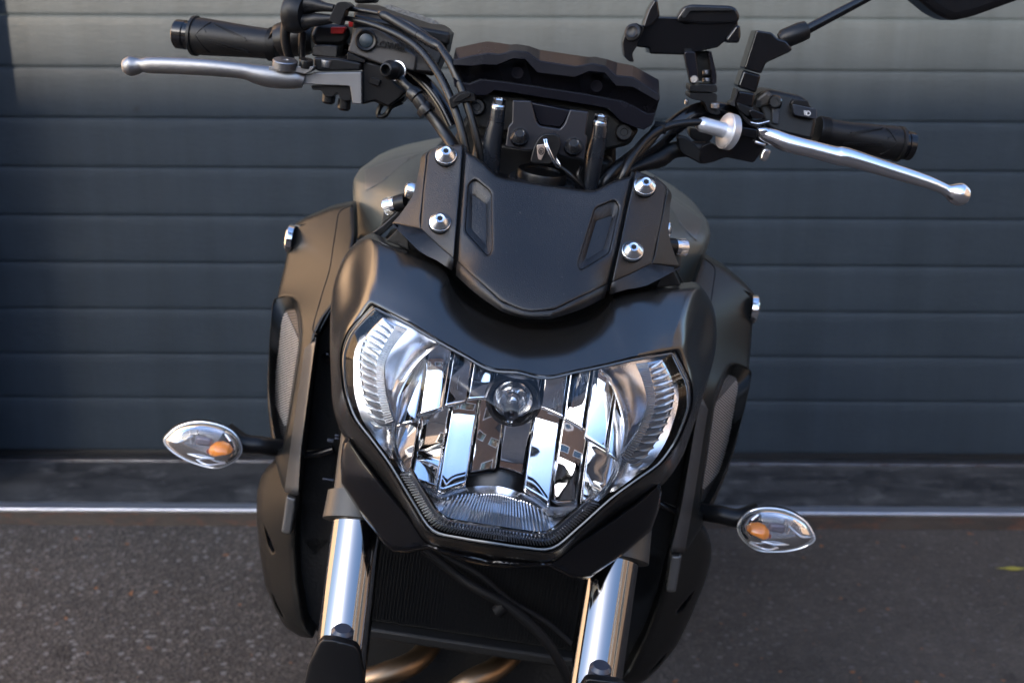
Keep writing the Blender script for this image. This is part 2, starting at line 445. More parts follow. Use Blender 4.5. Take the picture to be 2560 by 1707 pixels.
def ground_material():
    m = mat('weathered_concrete', (0.1, 0.095, 0.09), 0.8, spec=0.3)
    nt, b = nodes(m); L = nt.links.new
    tc = N(nt, 'ShaderNodeTexCoord')
    v = N(nt, 'ShaderNodeTexVoronoi', Scale=150.0, Randomness=1.0); L(tc.outputs['Object'], v.inputs['Vector'])
    n = N(nt, 'ShaderNodeTexNoise', Scale=30.0, Detail=9.0, Roughness=0.8); L(tc.outputs['Object'], n.inputs['Vector'])
    big = N(nt, 'ShaderNodeTexNoise', Scale=1.6, Detail=6.0, Roughness=0.65); L(tc.outputs['Object'], big.inputs['Vector'])
    c1 = ramp(nt, [(0.0, (0.018, 0.017, 0.016)), (0.40, (0.032, 0.030, 0.028)), (0.62, (0.044, 0.042, 0.039)), (0.78, (0.072, 0.069, 0.066)), (1.0, (0.12, 0.115, 0.11))])
    bwn = N(nt, 'ShaderNodeRGBToBW'); L(v.outputs['Color'], bwn.inputs[0]); L(bwn.outputs[0], c1.inputs[0])
    c2 = ramp(nt, [(0.3, (0.027, 0.0255, 0.0235)), (0.7, (0.054, 0.051, 0.047))]); L(n.outputs['Fac'], c2.inputs[0])
    mk = ramp(nt, [(0.38, (0.85, 0.85, 0.85)), (0.62, (0.25, 0.25, 0.25))])
    # the left of the yard is coarser aggregate, the right is smoother slab
    sx = N(nt, 'ShaderNodeSeparateXYZ'); L(tc.outputs['Object'], sx.inputs[0])
    mr = N(nt, 'ShaderNodeMapRange'); mr.inputs[1].default_value = -0.5; mr.inputs[2].default_value = 0.6; mr.inputs[3].default_value = 0.7; mr.inputs[4].default_value = 0.22
    L(sx.outputs['X'], mr.inputs[0])
    mx = N(nt, 'ShaderNodeMix', data_type='RGBA'); L(mr.outputs[0], mx.inputs['Factor']); L(c2.outputs[0], mx.inputs['A']); L(c1.outputs[0], mx.inputs['B'])
    m3 = N(nt, 'ShaderNodeMix', data_type='RGBA', blend_type='MULTIPLY'); m3.inputs['Factor'].default_value = 1.0
    c3 = ramp(nt, [(0.30, (1.0, 0.87, 0.76)), (0.7, (1.75, 1.53, 1.35))]); L(big.outputs['Fac'], c3.inputs[0])
    L(mx.outputs['Result'], m3.inputs['A']); L(c3.outputs[0], m3.inputs['B'])
    v2 = N(nt, 'ShaderNodeTexVoronoi', Scale=62.0); L(tc.outputs['Object'], v2.inputs['Vector'])
    b2 = N(nt, 'ShaderNodeRGBToBW'); L(v2.outputs['Color'], b2.inputs[0])
    k2 = ramp(nt, [(0.70, (0, 0, 0)), (0.74, (1, 1, 1))]); L(b2.outputs[0], k2.inputs[0])
    d2 = ramp(nt, [(0.30, (1, 1, 1)), (0.42, (0, 0, 0))]); L(v2.outputs['Distance'], d2.inputs[0])
    f2 = N(nt, 'ShaderNodeMath', operation='MULTIPLY'); L(k2.outputs[0], f2.inputs[0]); L(d2.outputs[0], f2.inputs[1])
    f3 = N(nt, 'ShaderNodeMath', operation='MULTIPLY'); L(f2.outputs[0], f3.inputs[0]); L(mr.outputs[0], f3.inputs[1])
    mS = N(nt, 'ShaderNodeMix', data_type='RGBA'); L(f3.outputs[0], mS.inputs['Factor']); L(m3.outputs['Result'], mS.inputs['A']); mS.inputs['B'].default_value = (.20, .185, .17, 1); m3 = mS
    cv = N(nt, 'ShaderNodeTexVoronoi', feature='DISTANCE_TO_EDGE', Scale=1.15); wv = N(nt, 'ShaderNodeTexNoise', Scale=5.0, Detail=6.0)
    vm = N(nt, 'ShaderNodeVectorMath', operation='MULTIPLY_ADD'); L(wv.outputs['Color'], vm.inputs[0]); vm.inputs[1].default_value = (.28, .28, .28); L(tc.outputs['Object'], vm.inputs[2]); L(vm.outputs[0], cv.inputs['Vector'])
    ck = ramp(nt, [(0.0, (.35, .34, .33)), (0.010, (1, 1, 1))]); L(cv.outputs['Distance'], ck.inputs[0])
    st = N(nt, 'ShaderNodeTexNoise', Scale=9.0, Detail=5.0, Roughness=0.7); L(tc.outputs['Object'], st.inputs['Vector'])
    sc_ = ramp(nt, [(0.28, (.45, .44, .43)), (0.38, (1, 1, 1)), (0.66, (1, 1, 1)), (0.76, (1.5, 1.47, 1.42))]); L(st.outputs['Fac'], sc_.inputs[0])
    mA = N(nt, 'ShaderNodeMix', data_type='RGBA', blend_type='MULTIPLY'); mA.inputs['Factor'].default_value = 1; L(m3.outputs['Result'], mA.inputs['A']); mA.inputs['B'].default_value = (1, 1, 1, 1)
    m3 = N(nt, 'ShaderNodeMix', data_type='RGBA', blend_type='MULTIPLY'); m3.inputs['Factor'].default_value = 1; L(mA.outputs['Result'], m3.inputs['A']); L(sc_.outputs[0], m3.inputs['B'])
    # orange lichen and rust specks
    sp = N(nt, 'ShaderNodeTexNoise', Scale=38.0, Detail=2.0); L(tc.outputs['Object'], sp.inputs['Vector'])
    cs = ramp(nt, [(0.70, (0, 0, 0)), (0.74, (1, 1, 1))]); L(sp.outputs['Fac'], cs.inputs[0])
    m4 = N(nt, 'ShaderNodeMix', data_type='RGBA'); L(cs.outputs[0], m4.inputs['Factor']); L(m3.outputs['Result'], m4.inputs['A']); m4.inputs['B'].default_value = (0.22, 0.09, 0.035, 1)
    L(m4.outputs['Result'], b.inputs['Base Color'])
    ad = N(nt, 'ShaderNodeMath', operation='ADD'); L(v.outputs['Distance'], ad.inputs[0]); L(n.outputs['Fac'], ad.inputs[1])
    bu = N(nt, 'ShaderNodeBump', Strength=0.7, Distance=0.004); L(ad.outputs[0], bu.inputs['Height']); L(bu.outputs[0], b.inputs['Normal'])
    return m
def stained(name, c0, c1, rough, metal, scale, rust=None, rlev=(.55, .7), stretch=(1, 1, 1), spec=0.5):
    m = mat(name, c0, rough, metal, spec=spec)
    nt, b = nodes(m); L = nt.links.new
    tc = N(nt, 'ShaderNodeTexCoord'); mp = N(nt, 'ShaderNodeMapping'); mp.inputs['Scale'].default_value = stretch; L(tc.outputs['Object'], mp.inputs[0])
    n = N(nt, 'ShaderNodeTexNoise', Scale=scale, Detail=8.0, Roughness=0.7, Distortion=0.6); L(mp.outputs[0], n.inputs['Vector'])
    r = ramp(nt, [(0.36, c0), (0.68, c1)]); L(n.outputs['Fac'], r.inputs[0]); last = r.outputs[0]
    if rust:
        n2 = N(nt, 'ShaderNodeTexNoise', Scale=scale*1.7, Detail=6.0, Roughness=0.75); L(mp.outputs[0], n2.inputs['Vector'])
        k = ramp(nt, [(rlev[0], (0, 0, 0)), (rlev[1], (1, 1, 1))]); L(n2.outputs['Fac'], k.inputs[0])
        mx = N(nt, 'ShaderNodeMix', data_type='RGBA'); L(k.outputs[0], mx.inputs['Factor']); L(last, mx.inputs['A']); mx.inputs['B'].default_value = (*rust, 1); last = mx.outputs['Result']
    L(last, b.inputs['Base Color'])
    bu = N(nt, 'ShaderNodeBump', Strength=0.3, Distance=0.002); L(n.outputs['Fac'], bu.inputs['Height']); L(bu.outputs[0], b.inputs['Normal'])
    return m
YD = 2.82
# ground: one sheet to the horizon
me = mesh('ground', [(-90, -90, 0), (90, -90, 0), (90, 90, 0), (-90, 90, 0)], [(0, 1, 2, 3)])
o = link('ground', me, ground_material(), sharp=None); tagt(o, None, None, kind='structure')

# garage door: one panel between every two grooves
M_DOOR = door_material()
XL, XR = -1.40, 2.3
bslab = link('bounce_slab', mesh('bounce_slab', [(-9, -8, .004), (-2.1, -8, .004), (-2.1, 2.35, .004), (-9, 2.35, .004)], [(0, 1, 2, 3)]), stained('pale_bounce_paving', (.26, .24, .21), (.36, .33, .29), .8, 0, 2.0), sharp=None); tagt(bslab, None, None, kind='structure')  # unseen pale slab, added to bounce warm light and reflect in the left flanks
door = empty('garage_door'); door.location = (0, YD, 0)
tagt(door, 'dark grey sectional garage door with horizontal embossed panels, sunlit along its top', 'garage door')
def door_part(name, me, m, **kw):
    me.transform(Matrix.Translation((0, -YD, 0))); return link(name, me, m, door, **kw)
zg = [1.173 + 0.12*k for k in range(9, -9, -1)] + [0.066]
G = 0.0045
def panel_mesh(z1, z0):
    prof = [(z1-0.0003, 0.005), (z1-0.0010, 0.0038), (z1-0.0058, 0.0014), (z1-0.009, 0.0)] + \
           [(z1-0.010-(z1-z0-0.017)*k/6, -0.0004*math.sin(math.pi*k/6)) for k in range(1, 6)] + \
           [(z0+0.007, 0.0), (z0+0.0034, 0.0006), (z0+0.0012, 0.0022), (z0+0.0003, 0.005)]
    xs = np.linspace(XL, XR, 9); vs = []; fs = []
    for z, y in prof:
        for x in xs: vs.append((x, YD+y, z))
    n = len(xs)
    for j in range(len(prof)-1):
        for i in range(n-1):
            a = j*n+i; fs.append((a+1, a, a+n, a+n+1))
    b = len(vs)                                # back skin
    vs += [(XL, YD+.011, z1-.0005), (XR, YD+.011, z1-.0005), (XL, YD+.04, z1-.0005), (XR, YD+.04, z1-.0005),
           (XL, YD+.011, z0+.0005), (XR, YD+.011, z0+.0005), (XL, YD+.04, z0+.0005), (XR, YD+.04, z0+.0005)]
    fs += [(b, b+1, b+3, b+2), (b+2, b+3, b+7, b+6), (b+4, b+6, b+7, b+5)]
    return mesh('panel', vs, fs)
for i in range(len(zg)-1):
    door_part('panel', panel_mesh(zg[i], zg[i+1]), M_DOOR, sharp=50)
def wbox(x0, x1, y0, y1, z0, z1, name='box'):
    vs = [(x, y, z) for x in (x0, x1) for y in (y0, y1) for z in (z0, z1)]
    return fixn(mesh(name, vs, [(0,1,3,2),(4,6,7,5),(0,4,5,1),(2,3,7,6),(0,2,6,4),(1,5,7,3)]))
door_part('bottom_seal', wbox(XL, XR, YD+.006, YD+.035, 0.046, 0.0652), M_RUBBER, bevel=.003)

# the sill in front of the door, its steel edge and the two metal strips
M_SILL = stained('worn_dark_sill', (0.008, 0.008, 0.009), (0.050, 0.048, 0.046), 0.62, 0.0, 7.0, rust=(0.10, 0.095, 0.09), rlev=(.52, .72), stretch=(1, 1.6, 1))
M_STRIP = stained('brushed_metal_strip', (0.70, 0.72, 0.80), (0.85, 0.86, 0.92), 0.42, 1.0, 12, stretch=(1, 8, 1))
M_RUST = stained('rusty_angle', (0.022, 0.017, 0.014), (0.048, 0.036, 0.028), 0.75, 0.0, 9, rust=(0.08, 0.032, 0.017), rlev=(.52, .66), stretch=(1, 3, 3))
ys0 = 2.50
sill = link('sill', wbox(XL-.6, XR, ys0+.036, YD+.3, -0.02, 0.042), M_SILL, bevel=.003); tagt(sill, None, None, kind='structure')
edge = empty('sill_edge_angle'); edge.location = (0, ys0, 0)
tagt(edge, 'rusty steel angle with a bright worn top along the front of the door sill', 'steel angle')
me = wbox(XL-.6, XR, ys0-.003, ys0+.0355, 0.036, 0.0445); me.transform(Matrix.Translation((0, -ys0, 0))); link('bright_top', me, M_STRIP, edge, bevel=.0015)
me = wbox(XL-.6, XR, ys0, ys0+.034, -0.02, 0.0355); me.transform(Matrix.Translation((0, -ys0, 0))); link('rusty_face', me, M_RUST, edge, bevel=.0015)
rail = link('floor_strip', wbox(XL, XR, YD-.024, YD+.004, 0.0425, 0.0475), stained('dull_metal_strip', (0.22, 0.22, 0.24), (0.33, 0.33, 0.35), 0.4, 1.0, 14, rust=(0.10, 0.05, 0.03), rlev=(.5, .7), stretch=(1, 4, 1)), bevel=.001)
tagt(rail, 'thin dull metal strip on the dark sill right under the garage door', 'metal strip')

# masonry left of the door (throws the dark upright band on the sunlit panels)
def brick_mat(name, c1, c2, mortar):
    m = mat(name, c1, 0.85, spec=0.2); nt, b = nodes(m); L = nt.links.new
    tc = N(nt, 'ShaderNodeTexCoord'); mp = N(nt, 'ShaderNodeMapping'); L(tc.outputs['Object'], mp.inputs[0]); mp.inputs['Rotation'].default_value = (R(90), 0, 0)
    bt = N(nt, 'ShaderNodeTexBrick', Scale=4.4); bt.inputs['Color1'].default_value = (*c1, 1); bt.inputs['Color2'].default_value = (*c2, 1); bt.inputs['Mortar'].default_value = (*mortar, 1)
    bt.inputs['Mortar Size'].default_value = 0.015
    L(mp.outputs[0], bt.inputs['Vector']); L(bt.outputs[0], b.inputs['Base Color']); return m
xe = door_pt(50, 290, YD).x
jp = 0.24; xj = xe - jp*math.tan(-SUN_AZ)
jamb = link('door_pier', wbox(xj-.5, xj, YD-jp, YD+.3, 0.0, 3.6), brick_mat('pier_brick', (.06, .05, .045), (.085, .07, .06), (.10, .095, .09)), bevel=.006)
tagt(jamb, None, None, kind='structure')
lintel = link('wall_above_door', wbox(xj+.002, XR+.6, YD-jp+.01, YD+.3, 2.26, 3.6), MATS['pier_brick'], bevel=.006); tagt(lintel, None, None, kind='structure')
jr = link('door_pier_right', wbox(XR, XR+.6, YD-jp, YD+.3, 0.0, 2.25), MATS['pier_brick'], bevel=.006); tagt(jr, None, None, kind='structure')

# across the yard: what shades the bike and is mirrored in chrome and gloss
def facade(name, label, cx, cy, rot, w, h, d, m, nwin, zs):
    r = empty(name); r.location = (cx, cy, 0); r.rotation_euler = (0, 0, rot)
    tagt(r, label, 'building')
    link('wall', wbox(-w/2, w/2, 0, d, 0, h), m, r, bevel=.02)
    link('coping', wbox(-w/2-.08, w/2+.08, -.08, d+.08, h+.002, h+.12), mat('coping_stone', (.32, .31, .29), .8), r, bevel=.01)
    wm = frm = gm = None
    for z in zs:
        for i in range(nwin):
            x = -w/2 + w*(i+.5)/nwin
            if wm is None:
                wm = wbox(-.65, .65, -.05, .0, -.6, .6); frm = wbox(-.58, .58, -.07, -.052, -.53, .53)
            f = link('window', wm, mat('window_frame_white', (.7, .7, .68), .5), r); f.location = (x, -.004, z)
            g = link('pane', frm, mat('window_glass_dark', (.02, .025, .03), .05, spec=1.0), f)
    return r
HB = 1.03 + (YD+9)/math.cos(SUN_AZ)*math.tan(SUN_EL)
facade('brick_building', 'tall brown brick building across the yard that shades the motorcycle', -7.75, -9, R(180), 6.5, HB-.12, 8,
       brick_mat('brown_brick', (.10, .06, .04), (.15, .09, .06), (.2, .18, .15)), 3, (1.7, 4.4))
facade('low_building', 'low brown brick building beside the tall one across the yard', 1.2, -9.6, R(180), 10.8, 3.3, 6, MATS['brown_brick'], 5, (1.6,))
facade('side_building', 'warm brick building along the right side of the yard', 7.0, -3.0, R(-90), 12, 5.2, 6,
       brick_mat('warm_brick', (.15, .115, .09), (.19, .15, .12), (.22, .20, .18)), 4, (1.7, 3.9))
lw = link('garage_wall', wbox(-16, xj-.502, YD-.10, YD+.3, 0.0, 4.2), brick_mat('warm_bounce_brick', (.56, .41, .27), (.62, .47, .32), (.60, .52, .42)), bevel=.006); tagt(lw, None, None, kind='structure')  # unseen wall run, added and coloured pale to throw warm reflections on the cowl
# litter and marks on the concrete
c = CAM + ray(*q(12, 0, 0) if 12 in ZM else (30, 1297))*1
g = ray(32, 1297); t = (0.0-HC)/g.z; pp = CAM+g*t
vs = [(pp.x+.014*math.cos(a)*(1+.5*math.sin(3*a)), pp.y+.006*math.sin(a)*(1+.3*math.cos(5*a)), 0.004+.004*math.sin(2*a)) for a in np.linspace(0, 6.28, 13)[:-1]]
o = link('litter_scrap', fixn(mesh('litter', vs+[(x, y, z+.002) for x, y, z in vs], [tuple(range(12)), tuple(range(23, 11, -1))]+[(i, i+12, (i+1)%12+12, (i+1)%12) for i in range(12)])), mat('green_scrap', (.05, .22, .13), .5))
tagt(o, 'small green scrap of litter at the foot of the rusty steel angle', 'litter')
g = ray(2532, 1424); t = (0.0-HC)/g.z; pp = CAM+g*t
vs = [(pp.x+.035*math.cos(a)*(1+.25*math.sin(3*a)), pp.y+.006*math.sin(a)*(1+.5*math.cos(4*a)), 0.004) for a in np.linspace(0, 6.28, 19)[:-1]]
o = link('yellow_paint_mark', mesh('mark', vs, [tuple(range(18))]), mat('yellow_paint', (.32, .27, .04), .7))
tagt(o, 'small faded yellow paint mark on the concrete at the right edge', 'paint mark')
# ================================================================== the motorcycle: front end
bike = empty('motorcycle', BIKE_MW)
tagt(bike, 'matte black naked motorcycle leaning on its stand, seen head-on with chrome fork and wide headlight', 'motorcycle')

# ---- cowl round the headlight. stations: back, outer, mid, bevel, edge  (x, y, depth)
def st(*a): return [B((x, y), d) for x, y, d in a]
def top_station(cr_, ed, yc, ye, lip=24):
    cx, cy = cr_; ex, ey = ed
    m1 = (cx+(ex-cx)*.45, cy+(ey-cy)*.45); m2 = (cx+(ex-cx)*.84, cy+(ey-cy)*.84); m3 = (cx+(ex-cx)*.97, cy+(ey-cy)*.97)
    dy = yc-ye
    return st((cx+2, cy-lip, yc+.035), (cx+.5, cy-lip*.55, yc+.012), (cx, cy, yc), (*m1, ye+dy*.43), (*m2, ye+dy*.095), (ex, ey, ye+.0005), (ex, ey, ye+.02))
T = [
 top_station((1306, 834), (1293, 926), .054, .014, 30),
 top_station((1240, 811), (1224, 920), .057, .016, 28),
 top_station((1190, 786), (1157, 884), .063, .022, 28),
 top_station((1152, 757), (1092, 848), .070, .030, 30),
 top_station((1127, 721), (1056, 827), .077, .036, 32),
 top_station((1108, 690), (1030, 812), .083, .040, 33),
 top_station((1049, 658), (997, 795), .092, .047, 28),
 top_station((965, 622), (958, 775), .110, .058, 25),
 top_station((940, 612), (942, 767), .117, .062, 26),
 st((922, 585, 0.1648), (919, 592, 0.1385), (927, 618, 0.1191), (924, 680, 0.0937), (920, 738, 0.0724), (929, 762, 0.0660), (929, 762, 0.0860)),
 st((890, 606, 0.1781), (893, 610, 0.1562), (901, 640, 0.1314), (903, 700, 0.1026), (905, 752, 0.0758), (912, 778, 0.0670), (912, 778, 0.0870)),
 st((858, 645, 0.1858), (860, 652, 0.1634), (874, 690, 0.1411), (884, 740, 0.1107), (890, 772, 0.0794), (895, 796, 0.0670), (895, 796, 0.0870)),
 st((833, 716, 0.1901), (834, 722, 0.1651), (843, 745, 0.1421), (856, 785, 0.1120), (864, 808, 0.0820), (869, 826, 0.0660), (869, 826, 0.0860)),
 st((826, 790, 0.1900), (827, 800, 0.1642), (832, 815, 0.1374), (842, 835, 0.1086), (848, 852, 0.0818), (853, 866, 0.0640), (853, 866, 0.0840)),
 st((825, 870, 0.1881), (827, 880, 0.1619), (830, 885, 0.1347), (836, 892, 0.1055), (842, 897, 0.0802), (849, 898, 0.0630), (849, 898, 0.0830)),
 st((828, 950, 0.1804), (829, 955, 0.1506), (832, 960, 0.1257), (838, 962, 0.1008), (845, 962, 0.0769), (853, 955, 0.0590), (853, 955, 0.0790)),
 st((832, 1010, 0.1741), (833, 1013, 0.1439), (837, 1015, 0.1187), (843, 1012, 0.0964), (851, 1005, 0.0732), (861, 995, 0.0560), (861, 995, 0.0760)),
 st((850, 1075, 0.1628), (851, 1075, 0.1322), (854, 1072, 0.1086), (860, 1067, 0.0861), (870, 1056, 0.0655), (881, 1045, 0.0510), (881, 1045, 0.0710)),
 st((885, 1130, 0.1514), (886, 1130, 0.1205), (890, 1126, 0.0966), (897, 1120, 0.0758), (908, 1110, 0.0589), (921, 1098, 0.0450), (921, 1098, 0.0650)),
 st((930, 1192, 0.1409), (931, 1192, 0.1100), (936, 1188, 0.0880), (944, 1182, 0.0680), (957, 1172, 0.0520), (970, 1165, 0.0390), (970, 1165, 0.0590)),
 st((1000, 1285, 0.1250), (1001, 1285, 0.0938), (1006, 1282, 0.0746), (1013, 1276, 0.0554), (1020, 1270, 0.0422), (1028, 1262, 0.0310), (1028, 1262, 0.0510)),
 st((1055, 1360, 0.1146), (1056, 1360, 0.0833), (1060, 1357, 0.0620), (1066, 1350, 0.0456), (1070, 1342, 0.0343), (1076, 1330, 0.0250), (1076, 1330, 0.0450)),
 st((1140, 1385, 0.1146), (1140, 1385, 0.0833), (1141, 1380, 0.0580), (1142, 1372, 0.0406), (1144, 1362, 0.0313), (1147, 1350, 0.0220), (1147, 1350, 0.0420)),
 st((1231, 1402, 0.1142), (1231, 1402, 0.0827), (1232, 1396, 0.0553), (1232, 1388, 0.0379), (1232, 1378, 0.0284), (1234, 1364, 0.0190), (1234, 1364, 0.0390)),
]
def centre(row, on): return [Vector((0 if on else p.x, p.y, p.z)) for p in row]
T = [centre(r, i in (0, len(T)-1)) for i, r in enumerate(T)]
def dense(rows, n):                          # smooth along the stations
    cols = [catmull([tuple(v) for v in c], n) for c in zip(*rows)]
    return [[Vector(v) for v in r] for r in zip(*cols)]
half = dense(T, 4)
full = half + [[mir(v) for v in r] for r in half[::-1][1:-1]]
cowl = loft('headlight_cowl', M_COWL, full + [full[0]], bike, su=3, sharp=60)
edge_half = [r[-2] for r in half]
lens_edge = [r[-2] for r in full]

# ---- headlight
hl = empty('headlight'); hl.parent = bike
cen = Vector((0, 0, sum(v.z for v in lens_edge)/len(lens_edge)+.005))
def ring(s, dy, bulge=0.0, cy=-.012):
    out = []
    for v in lens_edge:
        x, z = cen.x+(v.x-cen.x)*s, cen.z+(v.z-cen.z)*s
        out.append(Vector((x, (v.y*s**2.2 + cy*(1-s**2.2)) + dy, z)))
    return out
# housing tray behind everything
loft('housing', M_GLOSS, [ring(.998, .002), ring(.985, .0035), ring(.962, .012), ring(.95, .085), ring(.5, .135), ring(.02, .138)], hl, closed_u=True, sharp=50)
# clear lens with its rolled rim
rs = [ring(.972, .010)] + [ring(s, .0) for s in (.974, .965, .94, .9, .84, .76, .66, .55, .43, .3, .16, .03)]
lens = loft('lens', M_LENS, rs, hl, closed_u=True, sharp=80)
rim = tube('lens_rim', mat('lens_rim_plastic', (0.05, 0.055, 0.06), 0.12, 0.0, coat=.6), [v for v in ring(.968, -.0002)]+[ring(.968, -.0002)[0]], .0011, hl, seg=6)

# bowl
YO = .047
BC = B(q(6, 1068, 820), YO); BR = (B(q(6, 1750, 920), YO)-BC).length*0.985
BC = Vector((0.0, YO, BC.z))
def unit(pz): return BC.z + pz*BR
def zt(x):
    u = x/BR
    zc = math.sqrt(max(0, 1-u*u))
    return BC.z + BR*min(zc, .535+.42*abs(u)**1.5)
def zb(x):
    u = abs(x/BR); zc = math.sqrt(max(0, 1-u*u))
    lo = .555+.125*(min(u, .51)/.51)**1.6 - max(0, u-.51)*.38
    return BC.z - BR*min(zc*.93, lo)
def zbreak(x):
    u = x/BR; return BC.z + BR*(.17-.26*u*u)
DP = .050
refl = empty('reflector'); refl.parent = hl
rnd = random.Random(11)
M_REF = mat('reflector_chrome', (0.93, 0.94, 0.96), 0.025, 1.0, vary=0.012)
def facet(x0, x1, lower, sx, tz, cv, tx, dy, cz):
    nu, nv = 10, 16; vs = []; fs = []; xm = (x0+x1)/2
    for i in range(nu+1):
        x = x0+(x1-x0)*i/nu
        a, b = (zb(x), zbreak(x)) if lower else (zbreak(x), zt(x))
        if b < a: b = a = (a+b)/2
        for j in range(nv+1):
            z = a+(b-a)*j/nv; zz = (z-BC.z)/BR; xx = xm/BR
            zm = (z-(a+b)/2); y = YO + DP*(1-(xx*xx+zz*zz*(1 if lower else .35))) + cz*zm*zm - 2*DP*xx*(x-xm)/BR*sx + tx*(x-xm) + cv*(x-xm)**2 + tz*(z-(a+b)/2) + dy
            y += .00035*math.sin(z*160+xm*90)
            vs.append(Vector((x, y, z)))
    for i in range(nu):
        for j in range(nv):
            a = i*(nv+1)+j; fs.append((a, a+nv+1, a+nv+2, a+1))
    # short return walls so each facet is a step
    n = len(vs); me = mesh('facet', vs, fs)
    o = link('facet', me, M_REF, refl, sharp=50)
    s = o.modifiers.new('thick', 'SOLIDIFY'); s.thickness = .0012; s.offset = -1 if False else 1
    return o
lowb = [-.985, -.80, -.555, -.30, -.05, .21, .47, .72, .985]
upb = [-.985, -.81, -.60, -.41, -.215, .25, .47, .66, .88, .985]
lowp = [(.55, .42, 14, .10, 0, 2), (.8, .14, 10, -.20, .001, -3), (.5, .34, 6, .06, -.001, -1), (.4, .00, 16, .1, .001, 5), (.3, -.16, 14, -.1, 0, 5), (.5, .36, 5, .05, -.001, -1), (.8, .08, 12, .2, .001, 3), (.5, .36, 14, -.10, 0, -2)]
upp = [(.6, .75, 16, .1, .001, 0), (.4, .42, 14, .1, -.001, -3), (.5, .55, 12, -.1, .001, -4), (.2, .50, 10, .1, 0, -3), (0, .15, 6, 0, .002, 0), (.3, .56, 10, -.1, 0, -4), (.4, .44, 12, .1, .001, -3), (.5, .60, 14, 0, -.001, -3), (.7, .70, 20, .2, 0, 2)]
for i in range(len(lowb)-1):
    s, tz, cv, tx, dy, cz = lowp[i]; facet(lowb[i]*BR+.0003, lowb[i+1]*BR-.0003, True, s, tz, cv*.25, tx*.5, dy, cz)
for i in range(len(upb)-1):
    s, tz, cv, tx, dy, cz = upp[i]; facet(upb[i]*BR+.0003, upb[i+1]*BR-.0003, False, s, tz, cv*.25, tx*.5, dy, cz)

# bowl opening outline and the chrome bezel out to the lens edge
def opening(n=160):
    P = []
    for k in range(n):
        a = 2*math.pi*k/n; dx, dz = math.cos(a), math.sin(a); lo, hi = 0, 1.2
        for _ in range(26):
            m = (lo+hi)/2; x = dx*m*BR; z = BC.z+dz*m*BR
            ok = abs(x) < BR*.985 and zb(x) <= z <= zt(x)
            if ok: lo = m
            else: hi = m
        P.append(Vector((dx*lo*BR, YO, BC.z+dz*lo*BR)))
    return P
OP = opening()
def lens_at(a, s, dy):                        # point of the scaled lens outline in direction a from the bowl centre
    R_ = ring(s, dy); best = None
    d = Vector((math.cos(a), math.sin(a)))
    for i in range(len(R_)):
        p, r = R_[i], R_[(i+1) % len(R_)]
        x1, z1 = p.x, p.z-BC.z; x2, z2 = r.x, r.z-BC.z
        den = d.x*(z2-z1)-d.y*(x2-x1)
        if abs(den) < 1e-12: continue
        t = (x1*(z2-z1)-z1*(x2-x1))/den; u = (x1*d.y-z1*d.x)/den
        if t > 0 and -1e-6 <= u <= 1+1e-6:
            if best is None or t > best[0]: best = (t, p.y+(r.y-p.y)*u)
    t, y = best; return Vector((d.x*t, y, BC.z+d.y*t))
R1 = [lens_at(2*math.pi*k/160, .935, .008) for k in range(160)]
for v in R1:                                 # the upper corners lean back so that they mirror the sky
    v.y += (max(-.01, (v.z-BC.z))*.36-.003)*min(1, max(0, (abs(v.x)-.045)/.03))*(1 if v.z > BC.z-.03 else 0)
rows = []
for t, dy in ((0, .000), (.03, -.0035), (.10, -.0045), (.16, .001), (.3, .000), (.55, .0), (.8, .0), (.97, .0), (1.0, .012)):
    rows.append([a.lerp(b, t)+Vector((0, dy-.002, 0)) for a, b in zip(OP, R1)])
rows = [[v+Vector((0, .012, 0)) for v in OP]] + rows
bez = loft('bezel', mat('bezel_silver', (.93, .93, .95), .26, 1.0, vary=.03), rows, hl, closed_u=True, sharp=50)
# clear flutes round the lower rim of the bowl and across its foot
def flutes(name, a0, a1, n, m, reach):
    fl = []
    for k in range(n):
        ang = math.radians(a0+(a1-a0)*k/(n-1)); dx, dz = math.cos(ang), math.sin(ang)
        p = min(OP, key=lambda v: -((v.x*dx+(v.z-BC.z)*dz)/math.hypot(v.x, v.z-BC.z)))
        r0 = math.hypot(p.x, p.z-BC.z); a = Vector((dx*r0, YO-.005, BC.z+dz*r0)); b = lens_at(ang, .875, .0035)
        if reach < 1: b = a.lerp(Vector((b.x, YO-.004, b.z)), reach)
        else: pass
        mid = (a+b)/2+Vector((0, .0015, 0)); t = Vector((-dz, 0, dx)); w = (b-a).length
        for p0, p1 in ((a, mid), (mid, b)):
            fl.append(((p0+p1)/2, (p1-p0)/2, t*.00052, Vector((0, .0011, 0))))
    j = join_boxes(name, m, fl, hl); j['kind'] = 'stuff'
flutes('foot_flutes', -124, -56, 33, mat('foot_ribs', (.72, .74, .78), .14, .6), 1)
flutes('rim_flutes', -176, -123, 46, M_RIBS, .45)
flutes('rim_flutes', -57, -4, 46, M_RIBS, .45)
fl = []
for k in range(84):
    t = k/83; u = -1+2*t
    # along the lower V of the lens
    a = math.radians(-90+u*62); p = lens_at(a, .945, .006); p2 = lens_at(a, .885, .006)
    d = (p-p2); tt = Vector((math.sin(-a), 0, math.cos(a)))
    fl.append(((p+p2)/2+Vector((0, -.003, 0)), d*.5, Vector((.0006, 0, 0)), Vector((0, .0015, 0))))
join_boxes('lower_flutes', mat('lower_ribs', (.75, .78, .82), .15, .5), fl, hl)['kind'] = 'stuff'
def lower_strip(s0, s1, y, m, name, th=.001):
    pts0 = [lens_at(math.radians(-90+u*62), s0, y) for u in np.linspace(-1, 1, 41)]
    pts1 = [lens_at(math.radians(-90+u*62), s1, y) for u in np.linspace(-1, 1, 41)]
    return loft(name, m, [pts0, pts1], hl, thick=th)
lower_strip(.955, .875, .009, mat('smoked_light_guide', (.26, .28, .31), .2, .4, coat=.8), 'position_light')
